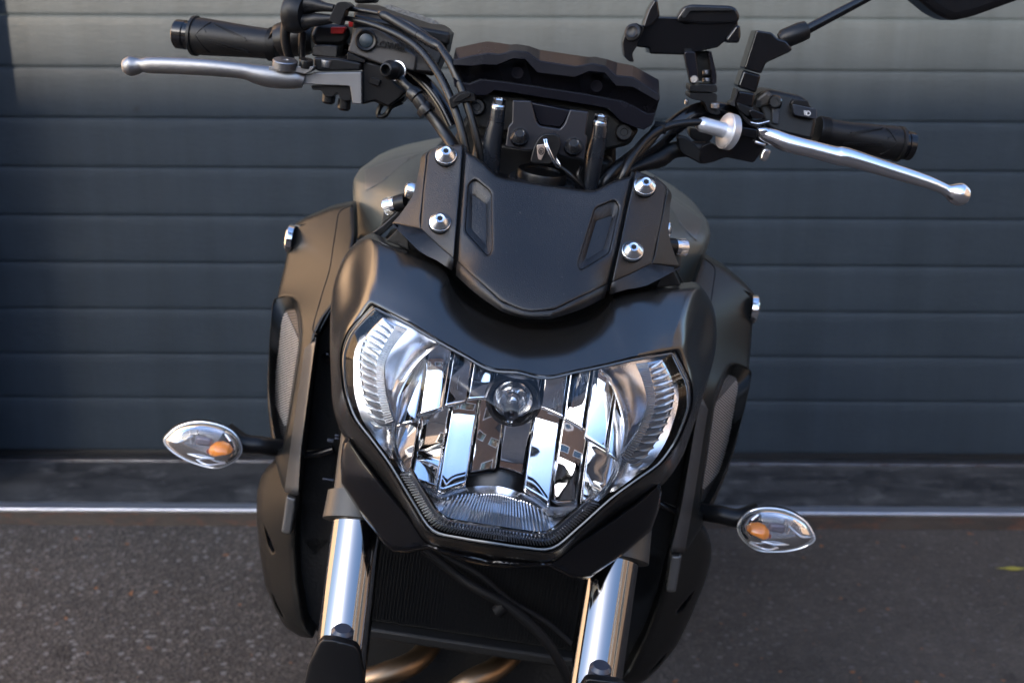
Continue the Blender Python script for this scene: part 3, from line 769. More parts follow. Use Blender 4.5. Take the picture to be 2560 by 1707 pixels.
tube('chrome_trim', M_CHROME, [lens_at(math.radians(-90+u*66), .84, .004) for u in np.linspace(-1, 1, 60)], .0014, hl, seg=8)
# side light guides: outer row of thick ribs and an inner comb
def side_guides(sg):
    g = Q(6, [(1985, 385), (2042, 500), (2056, 610), (2020, 740), (1945, 880), (1850, 1010)])
    g2 = Q(6, [(1920, 400), (1942, 500), (1958, 620), (1930, 740), (1870, 870), (1785, 1000)])
    g3 = Q(6, [(1830, 410), (1868, 500), (1895, 620), (1868, 730), (1810, 850), (1735, 960)])
    def X(v): return Vector((v.x*sg, v.y, v.z))
    A = [X(B(p, .046-.004*i/5)) for i, p in enumerate(g)]; Bm = [X(B(p, .040-.004*i/5)) for i, p in enumerate(g2)]; C_ = [X(B(p, .034-.004*i/5)) for i, p in enumerate(g3)]
    plate_ = loft('side_light', mat('side_light_backing', (.5, .53, .57), .15, .8, coat=.6), [[a+Vector((0, .004, 0)) for a in A], [b+Vector((0, .004, 0)) for b in Bm], [c+Vector((0, .004, 0)) for c in C_]], hl, su=6, sv=4, thick=.001)
    Ad, Bd, Cd = [[Vector(v) for v in catmull([tuple(v) for v in L], 6)] for L in (A, Bm, C_)]
    n = len(Ad)
    for k in range(15):
        f = k/14*(n-2); i = int(f); t = f-i
        a = Ad[i].lerp(Ad[i+1], t); b = Bd[i].lerp(Bd[i+1], t); b2 = b-Vector((0, 0, .004))
        me = tube_mesh([a, (a+b2)/2-Vector((0, .002, 0)), b2], [.0008, .0015, .0007], seg=6)
        me.name = 'rib'; link('rib', me, M_RIBS, plate_, sharp=60)
    fl = []
    for k in range(46):
        f = k/45*(n-2); i = int(f); t = f-i
        a = Bd[i].lerp(Bd[i+1], t)*.75+Cd[i].lerp(Cd[i+1], t)*.25; b = Cd[i].lerp(Cd[i+1], t)
        fl.append(((a+b)/2, (b-a)/2, Vector((0, 0, .00055)), Vector((0, .001, 0))))
    j = join_boxes('comb', M_RIBS, fl, plate_); j['kind'] = 'stuff'
side_guides(1); side_guides(-1)
# bulb and its socket
bc = B(q(6, 1083, 635), .072); bc.x = 0
bulb = empty('bulb'); bulb.parent = hl
a0 = bc+Vector((0, .016, 0)); a1 = bc+Vector((0, -.03, 0))
lathe('socket', mat('socket_grey', (.05, .05, .055), .25, .7), a0, a1, [(0, .0225), (.010, .0225), (.012, .0215), (.012, .0188), (.008, .0178), (.004, .0172), (.003, .001)], bulb)
lathe('inner_reflector', M_CHROME, a0, a1, [(.0035, .0168), (.0075, .0160), (.0060, .0125), (.0055, .0120), (.0045, .0085), (.0045, .001)], bulb)
lathe('glass', mat('bulb_glass', (.75, .77, .8), .05, .9, coat=1.0), a0, a1, [(.006, .001), (.006, .0055), (.03, .0054), (.036, .0040), (.038, .001)], bulb)
lathe('cap', mat('bulb_cap', (.03, .034, .045), .2, .6), a0+Vector((0, 0, -.001)), a1, [(.024, .001), (.024, .0062), (.040, .0060), (.043, .0055), (.0425, .0028), (.038, .0022), (.038, .001)], bulb)
sh = a0+Vector((0, -.02, -.012))
box('shield_arm', M_CHROME, sh, (.004, .03, .002), bulb)

# ---- flyscreen above the headlight
FS = rbf([(1306, 772, .030), (1190, 735, .040), (1150, 690, .056), (1345, 450, .128), (1325, 620, .076), (1160, 385, .132), (1145, 560, .092),
          (1075, 390, .146), (1058, 560, .110), (1135, 680, .078), (1100, 640, .085)])
cl = [(1316, 776), (1286, 776), (1265, 773), (1248, 766), (1150, 668), (1153, 600), (1160, 480), (1164, 383)]
top = Q(2, [(290, 1135), (380, 1190), (460, 1250), (530, 1320), (575, 1358), (650, 1383), (800, 1405), (965, 1433)])
lh = Q(5, [(588, 1137)]) + Q(5, [(500, 1100), (430, 1065), (128, 788), (140, 560), (165, 250), (183, 12)])
half_c = lh + top
out_c = symline(half_c, FS)
vo = rounded(Q(5, [(205, 235), (250, 195), (365, 290), (372, 700), (345, 752), (182, 570)]), 9)
def mirror_px(pts, f): return [proj(mir(B(p, f(*p)))) for p in pts]
vo2 = mirror_px(vo, FS)
fly = empty('flyscreen'); fly.parent = bike
plate('centre_panel', M_SCREEN, out_c, FS, fly, thick=.006, roll=(9, .0022), step=14, holes=[vo, vo2], hroll=(8, .003))
# vent pockets
def pocket(po, pi_, f, depth, name, m, mm=False):
    n = 64
    def res(p): 
        d = dens(p, 2.0); return [d[int(i*len(d)/n)] for i in range(n)]
    c = np.mean(po, 0); 
    def order(p):
        r = res(p); ang = [math.atan2(y-c[1], x-c[0]) for x, y in r]; k = int(np.argmin(np.abs(ang))); r = r[k:]+r[:k]
        a2 = math.atan2(r[3][1]-c[1], r[3][0]-c[0]); return r if a2 > 0 else [r[0]]+r[1:][::-1]
    A, I = order(po), order(pi_); ci = np.mean(I, 0)
    rows = [[B(p, f(*p)+.0025) for p in A], [B(p, f(*p)+.0045) for p in A], [B(p, f(*p)+depth-.001) for p in I]]
    for s_ in (.93, .8, .6, .4, .2, .03):
        rows.append([B((ci[0]+(p[0]-ci[0])*s_, ci[1]+(p[1]-ci[1])*s_), f(ci[0]+(p[0]-ci[0])*s_, ci[1]+(p[1]-ci[1])*s_)+depth) for p in I])
    if mm: rows = [[mir(v) for v in r] for r in rows]
    return loft(name, m, rows, fly, closed_u=True, sharp=40)
vi = rounded(Q(5, [(228, 290), (335, 365), (335, 682), (222, 560)]), 5)
pocket(vo, vi, FS, .0085, 'vent_pocket', M_SCREEN); pocket(vo, vi, FS, .0085, 'vent_pocket', M_SCREEN, True)
# turned-down lower edge of the centre panel
inner = Q(5, [(128, 788), (280, 925), (430, 1065), (500, 1100), (588, 1137)])
outer = Q(5, [(118, 880), (250, 1000), (400, 1108), (480, 1150), (588, 1180)])
ri = [B(p, FS(*p)+.0018) for p in inner]; ro = [B(p, FS(*i)+.005) for p, i in zip(outer, inner)]
ri[-1].x = 0; ro[-1].x = 0
ri += [mir(v) for v in ri[::-1][1:]]; ro += [mir(v) for v in ro[::-1][1:]]
rb = [v+Vector((0, .030, .002)) for v in ro]
rm = [a.lerp(b, .5)+Vector((0, -.0015, -.0005)) for a, b in zip(ri, ro)]
loft('lower_lip', M_SCREEN, [ri, rm, ro, rb], fly, su=4, thick=.0015, sharp=45)
# side strips with their flanks
strip = rounded(Q(16, [(745, 200), (830, 150), (1085, 128), (1060, 500), (1025, 900), (995, 1250), (670, 950), (700, 560)]), 7)
sp_ = plate('side_panel', M_SCREEN, strip, FS, fly, thick=.006, roll=(6, .0015), step=13)
seam = plate('seam_backing', M_DARK, Q(16, [(1080, 150), (1125, 150), (1040, 1330), (960, 1330)]), lambda x, y: FS(x, y)+.009, fly, thick=.004, roll=(3, .001))
cre = Q(16, [(900, 128), (745, 200), (725, 320), (705, 500), (685, 700), (668, 860), (680, 960), (800, 1070), (900, 1160), (1000, 1245)])
mid_ = Q(16, [(870, 140), (715, 215), (690, 330), (668, 480), (645, 650), (620, 800), (610, 960), (760, 1110), (880, 1200), (988, 1290)])
bnd = Q(16, [(850, 150), (700, 230), (672, 350), (640, 480), (600, 630), (480, 810), (400, 900), (660, 1160), (830, 1250), (980, 1350)])
bn2 = Q(16, [(850, 155), (698, 235), (668, 355), (635, 485), (590, 640), (470, 820), (270, 1030), (560, 1190), (800, 1290), (975, 1375)])
def facet_loft(name, idx, k1, su=4):
    # a flat-sided facet that falls back from the crease in proportion to its width
    rows = [[], [], [], []]
    for i in idx:
        c, o = cre[i], bnd[i]; w = math.dist(c, o)*.00031; fc = FS(*c)
        rows[0].append(B(c, fc+.0012)); rows[1].append(B((c[0]*.97+o[0]*.03, c[1]*.97+o[1]*.03), fc+.0012+w*k1*.05))
        rows[2].append(B(o, fc+.0012+w*k1)); rows[3].append(B(o, fc+.0012+w*k1+.030))
    return loft(name, M_SCREEN, rows, fly, su=su, thick=.0015, sharp=28)
flank = facet_loft('side_flank', (0, 1, 2, 3, 4, 5, 6), 1.0)
low_f = facet_loft('lower_facet', (6, 7, 8, 9), -.30, su=2)
# recess in the flank
hol = plate('flank_recess', M_DARK, rounded(Q(16, [(330, 1065), (440, 960), (500, 950), (550, 1060), (560, 1160), (500, 1130)]), 5), lambda x, y: FS(1060, 560)+.004+(1050-x)*.00012, fly, thick=.003, roll=(3, .001), step=9)
for o_ in (sp_, seam, flank, low_f, hol): mirror_obj(o_, fly)
# black body filling behind the flyscreen and the cowl
def blob(name, m, pts, y, thick, parent, **k): return prism(name, m, pts, y, thick, parent, **k)
bk = symline([(1306, 850), (1180, 800), (1100, 720), (1000, 660), (1010, 560), (1060, 500), (1120, 430), (1200, 430), (1345, 470)], lambda x, y: .16)
blob('inner_mount', M_DARK, bk, .165, .03, fly)

# cone-headed screws
def cone_bolt(p, y, r, parent, nrm, lab=None):
    c = B(p, y); rr = r*zdepth(c)/F; n = Vector(nrm).normalized(); c = c - n*0.0
    b = empty('screw'); b.parent = parent
    lathe('washer', M_RUBBER, c, c+n, [(0, rr*1.10), (.0016, rr*1.12), (.003, rr*1.10), (.0032, rr*.9)], b, seg=32)
    lathe('flange', M_BOLT, c, c+n, [(.0032, rr*.9), (.0033, rr*1.03), (.0045, rr*1.03), (.0048, rr*.98)], b, seg=32)
    lathe('head', M_BOLT, c, c+n, [(.0048, rr*.97), (.0054, rr*.98), (.0105, rr*.50), (.0108, rr*.44), (.0106, rr*.32)], b, seg=32)
    lathe('hex_socket', M_DARK, c, c+n, [(.009, rr*.28), (.01075, rr*.28)], b, seg=6, sharp=20)
    return b
nb = (0, -.80, .62)
for p in (q(16, 920, 250), q(16, 862, 905)):
    cone_bolt(p, FS(*p)-.001, 26, fly, nb)
for p in (q(17, 240, 240), q(17, 135, 790)):
    cone_bolt(p, FS(*p)-.001, 26, fly, nb)
# brackets with a knurled bolt and a domed nut behind each flank
def side_mount(zz, P, sgn):
    g = empty('screen_bracket'); g.parent = bike
    pk, pe, dn, lo1, lo2 = P
    a = B(q(zz, *pk), .165); b = B(q(zz, *pe), .160); r = .0072
    ax = (b-a).normalized(); L = (b-a).length
    lathe('spacer', M_BLACK, a, b, [(.004, r*1.02), (L, r*1.05)], g, seg=24)
    pr = [(-.0075, r*.72), (-.0068, r*.95), (-.001, r*.97), (0, r*1.0), (.004, r*1.0)]
    lathe('knurled_head', M_BOLT, a, b, pr, g, seg=28)
    kn = []
    up_ = Vector((0, 0, 1)); n1 = (up_-ax*up_.dot(ax)).normalized(); n2 = ax.cross(n1)
    for k in range(30):
        an = 2*math.pi*k/30; d = n1*math.cos(an)+n2*math.sin(an); t = ax.cross(d)
        kn.append((a-ax*.0035+d*r*.97, ax*.0032, d*.0004, t*.00035))
    join_boxes('knurling', M_BOLT, kn, g)['kind'] = 'stuff'
    c = B(q(zz, *dn), .150)
    lathe('domed_nut', M_BOLT, c, c+Vector((-sgn, -.2, .1)), [(-.004, .0072), (.001, .0075), (.004, .006), (.0055, .003)], g, seg=24)
    prism('bracket_arm', M_SLEEVE, Q(zz, lo1), .168, .008, g, bevel=.001)
    prism('bracket_foot', M_BLACK, Q(zz, lo2), .160, .008, g, bevel=.001)
side_mount(16, ((400, 715), (540, 680), (575, 575), [(325, 665), (420, 650), (440, 800), (330, 880), (285, 915)], [(290, 920), (420, 800), (520, 700), (600, 640), (420, 890), (270, 1030), (190, 990)]), 1)
side_mount(17, ((530, 740), (430, 735), (420, 590), [(560, 800), (548, 940), (525, 975), (480, 870), (500, 780)], [(420, 700), (440, 780), (530, 960), (590, 1070), (570, 1075), (430, 800), (405, 640)]), -1)

# ---- chin fairing under the headlight
CH = rbf([(905, 1200, .070), (860, 1120, .085), (870, 1240, .085), (975, 1380, .070), (1065, 1375, .050), (1231, 1405, .045), (1231, 1440, .06), (1000, 1290, .055), (1100, 1400, .05)])
chl = Q(0, [(1136, 1296), (1060, 1288), (985, 1262), (935, 1270), (905, 1268), (885, 1255), (822, 1172), (784, 1110), (782, 1060), (787, 1018), (800, 1000), (840, 1060), (880, 1112), (945, 1190), (983, 1246), (1060, 1268)]) + [(1232, 1398)]
chl[0] = (1228, 1418)
ch = plate('chin_fairing', M_GLOSS, symline(chl, CH), CH, bike, thick=.06, roll=(12, .010), step=18)
# ================================================================== handlebar, controls, gauge
def chain(name, m, zz, pts, parent, seg=14, sub=3, **k):
    """tube along measured points (x, y, radius, depth), all in the units of zoom zz"""
    s = ZM[zz][2]; P = [B(q(zz, p[0], p[1]), p[3]) for p in pts]
    Rr = [p[2]*s*zdepth(v)/F for p, v in zip(pts, P)]
    return tube(name, m, P, Rr, parent, seg=seg, sub=sub, **k)
# --- bar
bar = empty('handlebar'); bar.parent = bike
chain('bar_tube', M_GLOSS, 3, [(-620, 560, 42, .255), (-560, 700, 44, .25), (-440, 900, 46, .235), (-200, 1000, 46, .232), (60, 990, 48, .235), (190, 880, 50, .245), (300, 800, 51, .25), (400, 710, 52, .255), (520, 628, 50, .262), (640, 612, 48, .268), (760, 640, 46, .27), (900, 690, 44, .272)], bar, seg=20, sub=4)
chain('bar_tube', M_GLOSS, 15, [(760, 560, 95, .30), (1200, 700, 95, .29), (1700, 860, 95, .27), (1980, 1050, 100, .262), (2170, 1300, 100, .255), (2300, 1560, 100, .25)], bar, seg=20, sub=4)

# --- throttle side (left of the picture)
def grip(zz, a, b, ra, rb, y0, y1, rev, endp, endr, ringp, ringr, lines):
    g = empty('grip'); g.parent = bike
    s = ZM[zz][2]; A = B(q(zz, *a), y0); Bp = B(q(zz, *b), y1)
    Ra, Rb = ra*s*zdepth(A)/F, rb*s*zdepth(Bp)/F
    ax = (Bp-A).normalized(); L = (Bp-A).length
    lathe('grip_rubber', M_RUBBER, A, Bp, [(0, Ra*.97), (.001, Ra), (L*.12, Ra), (L*.125, Ra*.93), (L*.135, Ra*.93), (L*.4, Ra*.98), (L*.75, (Ra+Rb)/2*1.02), (L*.93, Rb), (L, Rb*.98)], g, seg=40)
    # raised strokes moulded in the rubber and the cross-hatched collar
    ref = Vector((0, -1, 0)); n = (ref-ax*ref.dot(ax)).normalized(); b_ = ax.cross(n)
    fl = []
    for t0, a0, t1, a1 in lines:
        for k in range(10):
            u = (k+.5)/10; t = t0+(t1-t0)*u; an = a0+(a1-a0)*u
            r = Ra+(Rb-Ra)*t; d = n*math.cos(an)+b_*math.sin(an); tg = ax.cross(d)
            dirv = (ax*(t1-t0)*L+tg*(a1-a0)*r)/20; w = dirv.cross(d).normalized()*.0004
            fl.append((A+ax*(t*L)+d*r*.995, dirv, w, d*.0007))
    join_boxes('moulded_strokes', M_RUBBER, fl, g)['kind'] = 'stuff'
    fl = []
    for k in range(44):
        for sg in (1, -1):
            for j in range(4):
                t = .015+.025*j+.0125; an = 2*math.pi*k/44+sg*j*.12; d = n*math.cos(an)+b_*math.sin(an); tg = ax.cross(d)
                dv = (ax*L*.0125+tg*sg*.06*Ra); w = dv.cross(d).normalized()*.00022
                fl.append((A+ax*(t*L)+d*Ra*1.0, dv, w, d*.0005))
    join_boxes('collar_hatching', M_RUBBER, fl, g)['kind'] = 'stuff'
    rr = ringr*s*zdepth(Bp)/F; C = B(q(zz, *ringp), y1); er = endr*s*zdepth(Bp)/F
    lathe('grip_flange', M_RUBBER, C-ax*.0022, C+ax, [(0, rr*.9), (.0006, rr), (.0034, rr), (.0042, rr*.9)], g, seg=40)
    E_ = B(q(zz, *endp), y1)
    Le = (E_-C).length
    lathe('bar_end', M_GLOSS, C, C+ax, [(.002, er*.93), (Le*.45, er*.93), (Le*.5, er), (Le*.95, er), (Le, er*.93), (Le+.0006, er*.6), (Le-.004, er*.55), (Le-.004, .0005)], g, seg=36)
    return g
pi = math.pi
L1 = [(.30, -.7, .75, -.2), (.30, -.55, .72, -.1), (.32, .1, .72, .9), (.34, .25, .74, 1.0), (.78, -.9, .92, .1), (.80, .3, .93, 1.0), (.78, 1.0, .9, .2)]
grip(1, (1030, 278), (520, 222), 98, 112, .300, .315, 1, (388, 208), 88, (512, 222), 120, L1)
grip(3, (1205, 720), (1640, 797), 74, 94, .290, .305, 1, (1728, 822), 80, (1655, 800), 98, [(a, -b, c, -d) for a, b, c, d in L1])

# throttle housing and cable boots
th = empty('throttle_housing'); th.parent = bike
chain('housing_drum', M_BLACK, 15, [(205, 500, 175, .295), (215, 495, 205, .295), (330, 480, 215, .292), (520, 470, 205, .29), (600, 470, 170, .29)], th, seg=36, sub=2)
chain('cable_guide', M_RUBBER, 15, [(330, 760, 60, .262), (270, 560, 62, .255), (262, 380, 70, .252), (320, 200, 78, .25), (420, 120, 80, .25)], th, seg=20, flat=(1.2, .9))
chain('guide_mouth', M_RUBBER, 15, [(350, 150, 245, .25), (380, 155, 252, .249), (450, 160, 240, .247), (520, 170, 200, .245)], th, seg=32, sub=2)
chain('boot', M_RUBBER, 15, [(470, 60, 130, .247), (600, 60, 100, .244), (720, 85, 62, .24), (860, 105, 46, .237)], th, seg=20)
chain('boot', M_RUBBER, 15, [(430, 260, 120, .245), (520, 260, 88, .243), (640, 245, 80, .24), (780, 240, 62, .238), (880, 230, 42, .236)], th, seg=20)
chain('bracket_leg', M_BLACK, 15, [(470, 400, 55, .265), (460, 600, 52, .262), (470, 740, 45, .26)], th, seg=12, flat=(1.5, .8))
sw = empty('kill_switch'); sw.parent = bike
prism('switch_body', M_BLACK, rounded(Q(15, [(640, 290), (1010, 300), (1060, 420), (980, 560), (600, 560), (560, 420)]), 12), .27, .04, sw, bevel=.004, segs=3)
prism('red_button', M_RED, rounded(Q(15, [(820, 335), (1000, 335), (975, 415), (815, 415)]), 4), .262, .012, sw, bevel=.001)
prism('red_button', M_RED, rounded(Q(15, [(1030, 270), (1100, 262), (1095, 330), (1040, 340)]), 4), .266, .012, sw, bevel=.001)
prism('switch_foot', M_SCREEN, rounded(Q(15, [(600, 560), (715, 550), (910, 560), (900, 720), (580, 690)]), 6), .262, .03, sw, bevel=.002)

# brake master cylinder
mc = empty('brake_master_cylinder'); mc.parent = bike
MCF = lambda x, y: .238
prism('reservoir', M_SCREEN, rounded(Q(15, [(1095, 320), (1110, 180), (1900, 380), (2200, 640), (2100, 900), (1850, 880), (1420, 780), (1230, 740), (1030, 640)]), 8), .243, .05, mc, bevel=.003, segs=3, tilt=.12)
prism('front_face', mat('cast_grey_black', (.028, .025, .023), .45, spec=.5, bump=(1100, .4, .0005)), rounded(Q(15, [(1120, 330), (1400, 345), (1870, 690), (1850, 880), (1430, 790), (1020, 635)]), 8), .2385, .006, mc, bevel=.0015, tilt=.1)
lid = [B(q(15, *p), y) for p, y in (((1120, 40), .30), ((1400, 50), .31), ((2250, 320), .315), ((2310, 370), .295), ((2290, 400), .245), ((1100, 180), .24))]
vs = lid+[v-Vector((0, 0, .012)) for v in lid]; n = 6
me = fixn(mesh('reservoir_lid', vs, [tuple(range(n)), tuple(range(2*n-1, n-1, -1))]+[(i, i+n, (i+1) % n+n, (i+1) % n) for i in range(n)]))
link('reservoir_lid', me, M_BLACK, mc, bevel=.003, segs=3)
prism('reservoir_side', M_BLACK, Q(15, [(1880, 380), (2280, 395), (2230, 640), (2085, 910), (2060, 940), (1820, 880), (1860, 700)]), .252, .045, mc, bevel=.002)
prism('cap', M_BLACK, Q(15, [(1100, -40), (1355, -40), (1350, 35), (1100, 45)]), .262, .03, mc, bevel=.004)
prism('fluid_sticker', mat('warning_print', (.10, .10, .095), .5, bump=(400, 1, .001)), Q(15, [(1480, 70), (1560, 65), (2100, 250), (2160, 305), (2040, 290), (1500, 110)]), .241, .001, mc, bevel=0)
c = B(q(15, 1250, 500), .236)
rs_ = 118*.2041*zdepth(c)/F
lathe('sight_glass_ring', M_BLACK, c, c+Vector((.08, -1, .12)), [(-.004, rs_*1.15), (.0015, rs_*1.12), (.003, rs_), (.0022, rs_*.8), (0, rs_*.76), (-.001, .001)], mc, seg=40)
lathe('sight_glass', mat('sight_window', (.012, .02, .025), .3), c, c+Vector((.08, -1, .12)), [(-.002, rs_*.75), (.0008, rs_*.7), (.0012, rs_*.5), (.0013, .0005)], mc, seg=32)
# raised word on the reservoir
def frame_at(p, y, ang, nrm=(0, -1, 0)):
    c = B(p, y); n = Vector(nrm).normalized(); a = math.radians(ang)+LEAN*0
    x = Vector((math.cos(a), 0, math.sin(a))); x = (x-n*x.dot(n)).normalized(); yv = n.cross(x)
    M = Matrix((x, yv, n)).transposed().to_4x4(); M.translation = c; return M
sz = 115*.2041*zdepth(B(q(15, 1530, 570), .235))/F
text_part('raised_lettering', mat('letter_black', (.002, .002, .002), .3, spec=.5), 'LOWER', frame_at(q(15, 1548, 566), .2352, -11+8.6), sz*.98, .0012, mc, bold=.00012)
prism('underline', M_BLACK, Q(15, [(1400, 575), (1485, 598), (1480, 622), (1396, 598)]), .2375, .002, mc, bevel=.0003)
# lever bracket, pivots
prism('pivot_cover', M_BLACK, rounded(Q(15, [(600, 700), (920, 715), (1190, 770), (1185, 870), (700, 880), (620, 860)]), 8), .232, .02, mc, bevel=.002)
prism('lever_bracket', M_ALU, rounded(Q(15, [(440, 912), (580, 910), (600, 893), (1195, 885), (1200, 1280), (1085, 1275), (1050, 1060), (600, 1040), (445, 1028)]), 3), .231, .014, mc, bevel=.001)
prism('body_block', M_BLACK, Q(15, [(1200, 740), (1450, 800), (1600, 1010), (1750, 1130), (1680, 1200), (1520, 1320), (1360, 1240), (1200, 1290)]), .240, .03, mc, bevel=.002)
prism('bridge', M_BLACK, rounded(Q(15, [(1020, 640), (1240, 740), (1230, 775), (1015, 730)]), 4), .2345, .01, mc, bevel=.001)
prism('brake_switch', M_BLACK, rounded(Q(15, [(565, 1050), (1060, 1050), (1070, 1240), (950, 1240), (890, 1130), (850, 1190), (740, 1190), (700, 1100), (600, 1110)]), 10), .236, .02, mc, bevel=.002)
for px_, py_ in ((800, 1180), (990, 1260)):
    c = B(q(15, px_, py_-40), .245); lathe('screw', M_BLACK, c, c+Vector((0, 0, -1)), [(0, .006), (.008, .006), (.010, .004)], mc, seg=12)
prism('moulded_tab', M_BLACK, rounded(Q(15, [(1300, 950), (1430, 985), (1400, 1060), (1290, 1025)]), 4), .235, .01, mc, bevel=.001)
def flat_screw(zz, p, r, y, m, parent, h=.003):
    c = B(q(zz, *p), y); rr = r*ZM[zz][2]*zdepth(c)/F
    lathe('pivot_screw', m, c, c+Vector((0, -.22, 1)), [(-.003, rr), (h-.0008, rr), (h, rr*.93), (h, rr*.3), (h-.0008, rr*.28), (h-.0008, .0003)], parent, seg=32)
# banjo bolt and hose
n_b = Vector((-.35, -1, .05))
c = B(q(15, 1620, 870), .228); k_ = .2041*zdepth(c)/F
lathe('banjo_washer', M_BOLT, c, c+n_b, [(-.004, 95*k_), (-.002, 122*k_), (-.0005, 122*k_), (0, 100*k_)], mc, seg=32)
lathe('banjo_fitting', M_BLACK, c, c+n_b, [(.0002, 110*k_), (.002, 115*k_), (.006, 112*k_), (.009, 90*k_)], mc, seg=32)
lathe('banjo_bolt', M_BLACK, c, c+n_b, [(.008, 118*k_), (.012, 118*k_), (.0135, 105*k_), (.0205, 78*k_), (.021, 60*k_), (.018, 50*k_), (.012, 46*k_), (.012, .0005)], mc, seg=32)
bh = empty('brake_hose'); bh.parent = bike
chain('hose', M_HOSE, 15, [(1640, 930, 55, .226), (1730, 1040, 52, .222), (1800, 1100, 55, .22), (1880, 1200, 62, .216), (2020, 1380, 66, .212), (2150, 1540, 74, .208), (2260, 1700, 76, .20), (2340, 1830, 74, .19)], bh, seg=18)
chain('ferrule', M_HOSE, 15, [(1790, 1120, 82, .2195), (1850, 1160, 100, .2175), (1880, 1190, 98, .2165)], bh, seg=24, sub=1)
chain('ferrule', M_HOSE, 15, [(1880, 1200, 84, .216), (1940, 1280, 92, .2145), (1960, 1310, 84, .2135)], bh, seg=24, sub=1)
chain('ferrule', M_HOSE, 15, [(1955, 1320, 112, .2135), (1985, 1350, 116, .2125), (2010, 1385, 112, .212)], bh, seg=24, sub=1)
# brake lever
bl = empty('brake_lever'); bl.parent = bike
chain('lever_blade', M_ALU, 1, [(60, 405, 8, .232), (72, 405, 40, .232), (110, 406, 60, .232), (150, 404, 53, .232), (185, 400, 42, .231), (235, 400, 50, .230), (400, 404, 51, .228), (600, 416, 50, .226), (800, 436, 48, .226), (880, 455, 58, .227), (960, 470, 66, .228), (1060, 480, 64, .229), (1130, 486, 58, .2295), (1175, 500, 42, .230)], bl, seg=28, sub=5, flat=(.8, 1.0))
prism('lever_fork', M_ALU, rounded(Q(1, [(960, 408), (1240, 408), (1225, 432), (1180, 455), (1140, 445), (960, 440)]), 4), .222, .018, bl, bevel=.0015)
flat_screw(1, (1060, 395), 76, .224, M_ALU, bl, .004); flat_screw(1, (1190, 392), 42, .226, M_BLACK, bl, .004)
flat_screw(1, (1315, 386), 36, .235, M_ALU, mc, .003)

# throttle cables
tc_ = empty('throttle_cables'); tc_.parent = bike
chain('cable', M_HOSE, 15, [(880, 105, 30, .238), (1020, 108, 30, .235), (1400, 165, 32, .225), (1800, 300, 32, .212), (2190, 600, 34, .19)], tc_, seg=14)
chain('cable_sleeve', M_HOSE, 15, [(1415, 160, 34, .2245), (1470, 190, 60, .222), (1600, 260, 62, .218), (1890, 430, 64, .205)], tc_, seg=18)
chain('cable_sleeve', M_HOSE, 15, [(1895, 432, 66, .204), (2010, 500, 66, .199), (2110, 555, 66, .193), (2190, 610, 44, .189)], tc_, seg=18)
chain('cable', M_HOSE, 1, [(2010, 290, 24, .19), (2080, 400, 26, .178), (2150, 570, 26, .17), (2205, 740, 25, .165), (2245, 900, 24, .163), (2275, 1050, 24, .165), (2300, 1200, 24, .175)], tc_, seg=14)
chain('cable', M_HOSE, 1, [(1385, 115, 16, .236), (1460, 118, 16, .233), (1620, 160, 20, .222), (1780, 230, 25, .21), (1900, 320, 26, .198), (2010, 470, 26, .182), (2080, 620, 26, .17), (2135, 780, 25, .163), (2175, 950, 24, .160), (2200, 1100, 24, .168)], tc_, seg=14)
prism('cable_clip', M_BLACK, rounded(Q(15, [(880, 50), (925, 25), (1010, 25), (1075, 80), (1000, 130), (930, 320), (900, 300), (805, 270), (800, 220)]), 5), .222, .02, tc_, bevel=.0015)
prism('cable_clip', M_BLACK, rounded(Q(2, [(150, 670), (190, 640), (250, 605), (330, 600), (375, 620), (390, 690), (340, 690), (270, 700), (200, 745), (170, 760)]), 3), .162, .014, tc_, bevel=.001)
prism('clip_ridge', M_BLACK, rounded(Q(2, [(250, 625), (340, 610), (345, 640), (255, 690), (190, 700), (190, 675)]), 3), .159, .004, tc_, bevel=.0007)
# wire loop hanging below the bar
lp = [q(15, *p) for p in ((1540, 1250), (1440, 1290), (1395, 1400), (1430, 1435), (1500, 1400), (1560, 1310), (1700, 1250))]
P = [Vector(v) for v in catmull([tuple(B(p, .262)) for p in lp], 5)]
tube('wire_loop', M_HOSE, P, .0022, bike, seg=8)
prism('bar_clamp', M_BLACK, rounded(Q(15, [(1200, 1080), (1560, 1130), (1740, 1150), (1700, 1270), (1560, 1320), (1440, 1300), (1340, 1240), (1210, 1285)]), 12), .262, .03, bike, bevel=.004)

# --- clutch side (right of the picture)
cs = empty('left_switch_gear'); cs.name = 'switch_gear'; cs.parent = bike
def rowp(zz, pts, y): return [B(q(zz, *p), y) for p in pts]
prism('switch_housing', M_BLACK, rounded(Q(14, [(1070, 600), (1110, 500), (1250, 435), (1700, 530), (1790, 600), (1900, 830), (1840, 1120), (1320, 1000), (1200, 900), (1150, 700)]), 14), .262, .045, cs, bevel=.009, segs=4, tilt=.15)
prism('housing_shoulder', mat('brown_black_plastic', (.030, .024, .018), .4, bump=(900, .15, .0004)), rounded(Q(14, [(1085, 560), (1240, 445), (1330, 520), (1290, 640), (1150, 690), (1080, 660)]), 8), .2585, .02, cs, bevel=.003, segs=3)
prism('trim_band', mat('blue_grey_plastic', (.03, .034, .042), .35), Q(14, [(1312, 680), (1408, 690), (1395, 900), (1310, 880)]), .2565, .004, cs, bevel=.0008)
prism('button_bezel', M_BLACK, rounded(Q(14, [(1550, 620), (1590, 570), (1785, 590), (1800, 640), (1900, 830), (1600, 800)]), 8), .2565, .01, cs, bevel=.0015)
prism('beam_button', mat('button_plastic', (.012, .015, .022), .3, spec=.7), rounded(Q(14, [(1572, 632), (1895, 700), (1895, 832), (1600, 775)]), 5), .250, .010, cs, bevel=.001)
c = B(q(14, 1350, 600), .253); k_ = .1913*zdepth(c)/F
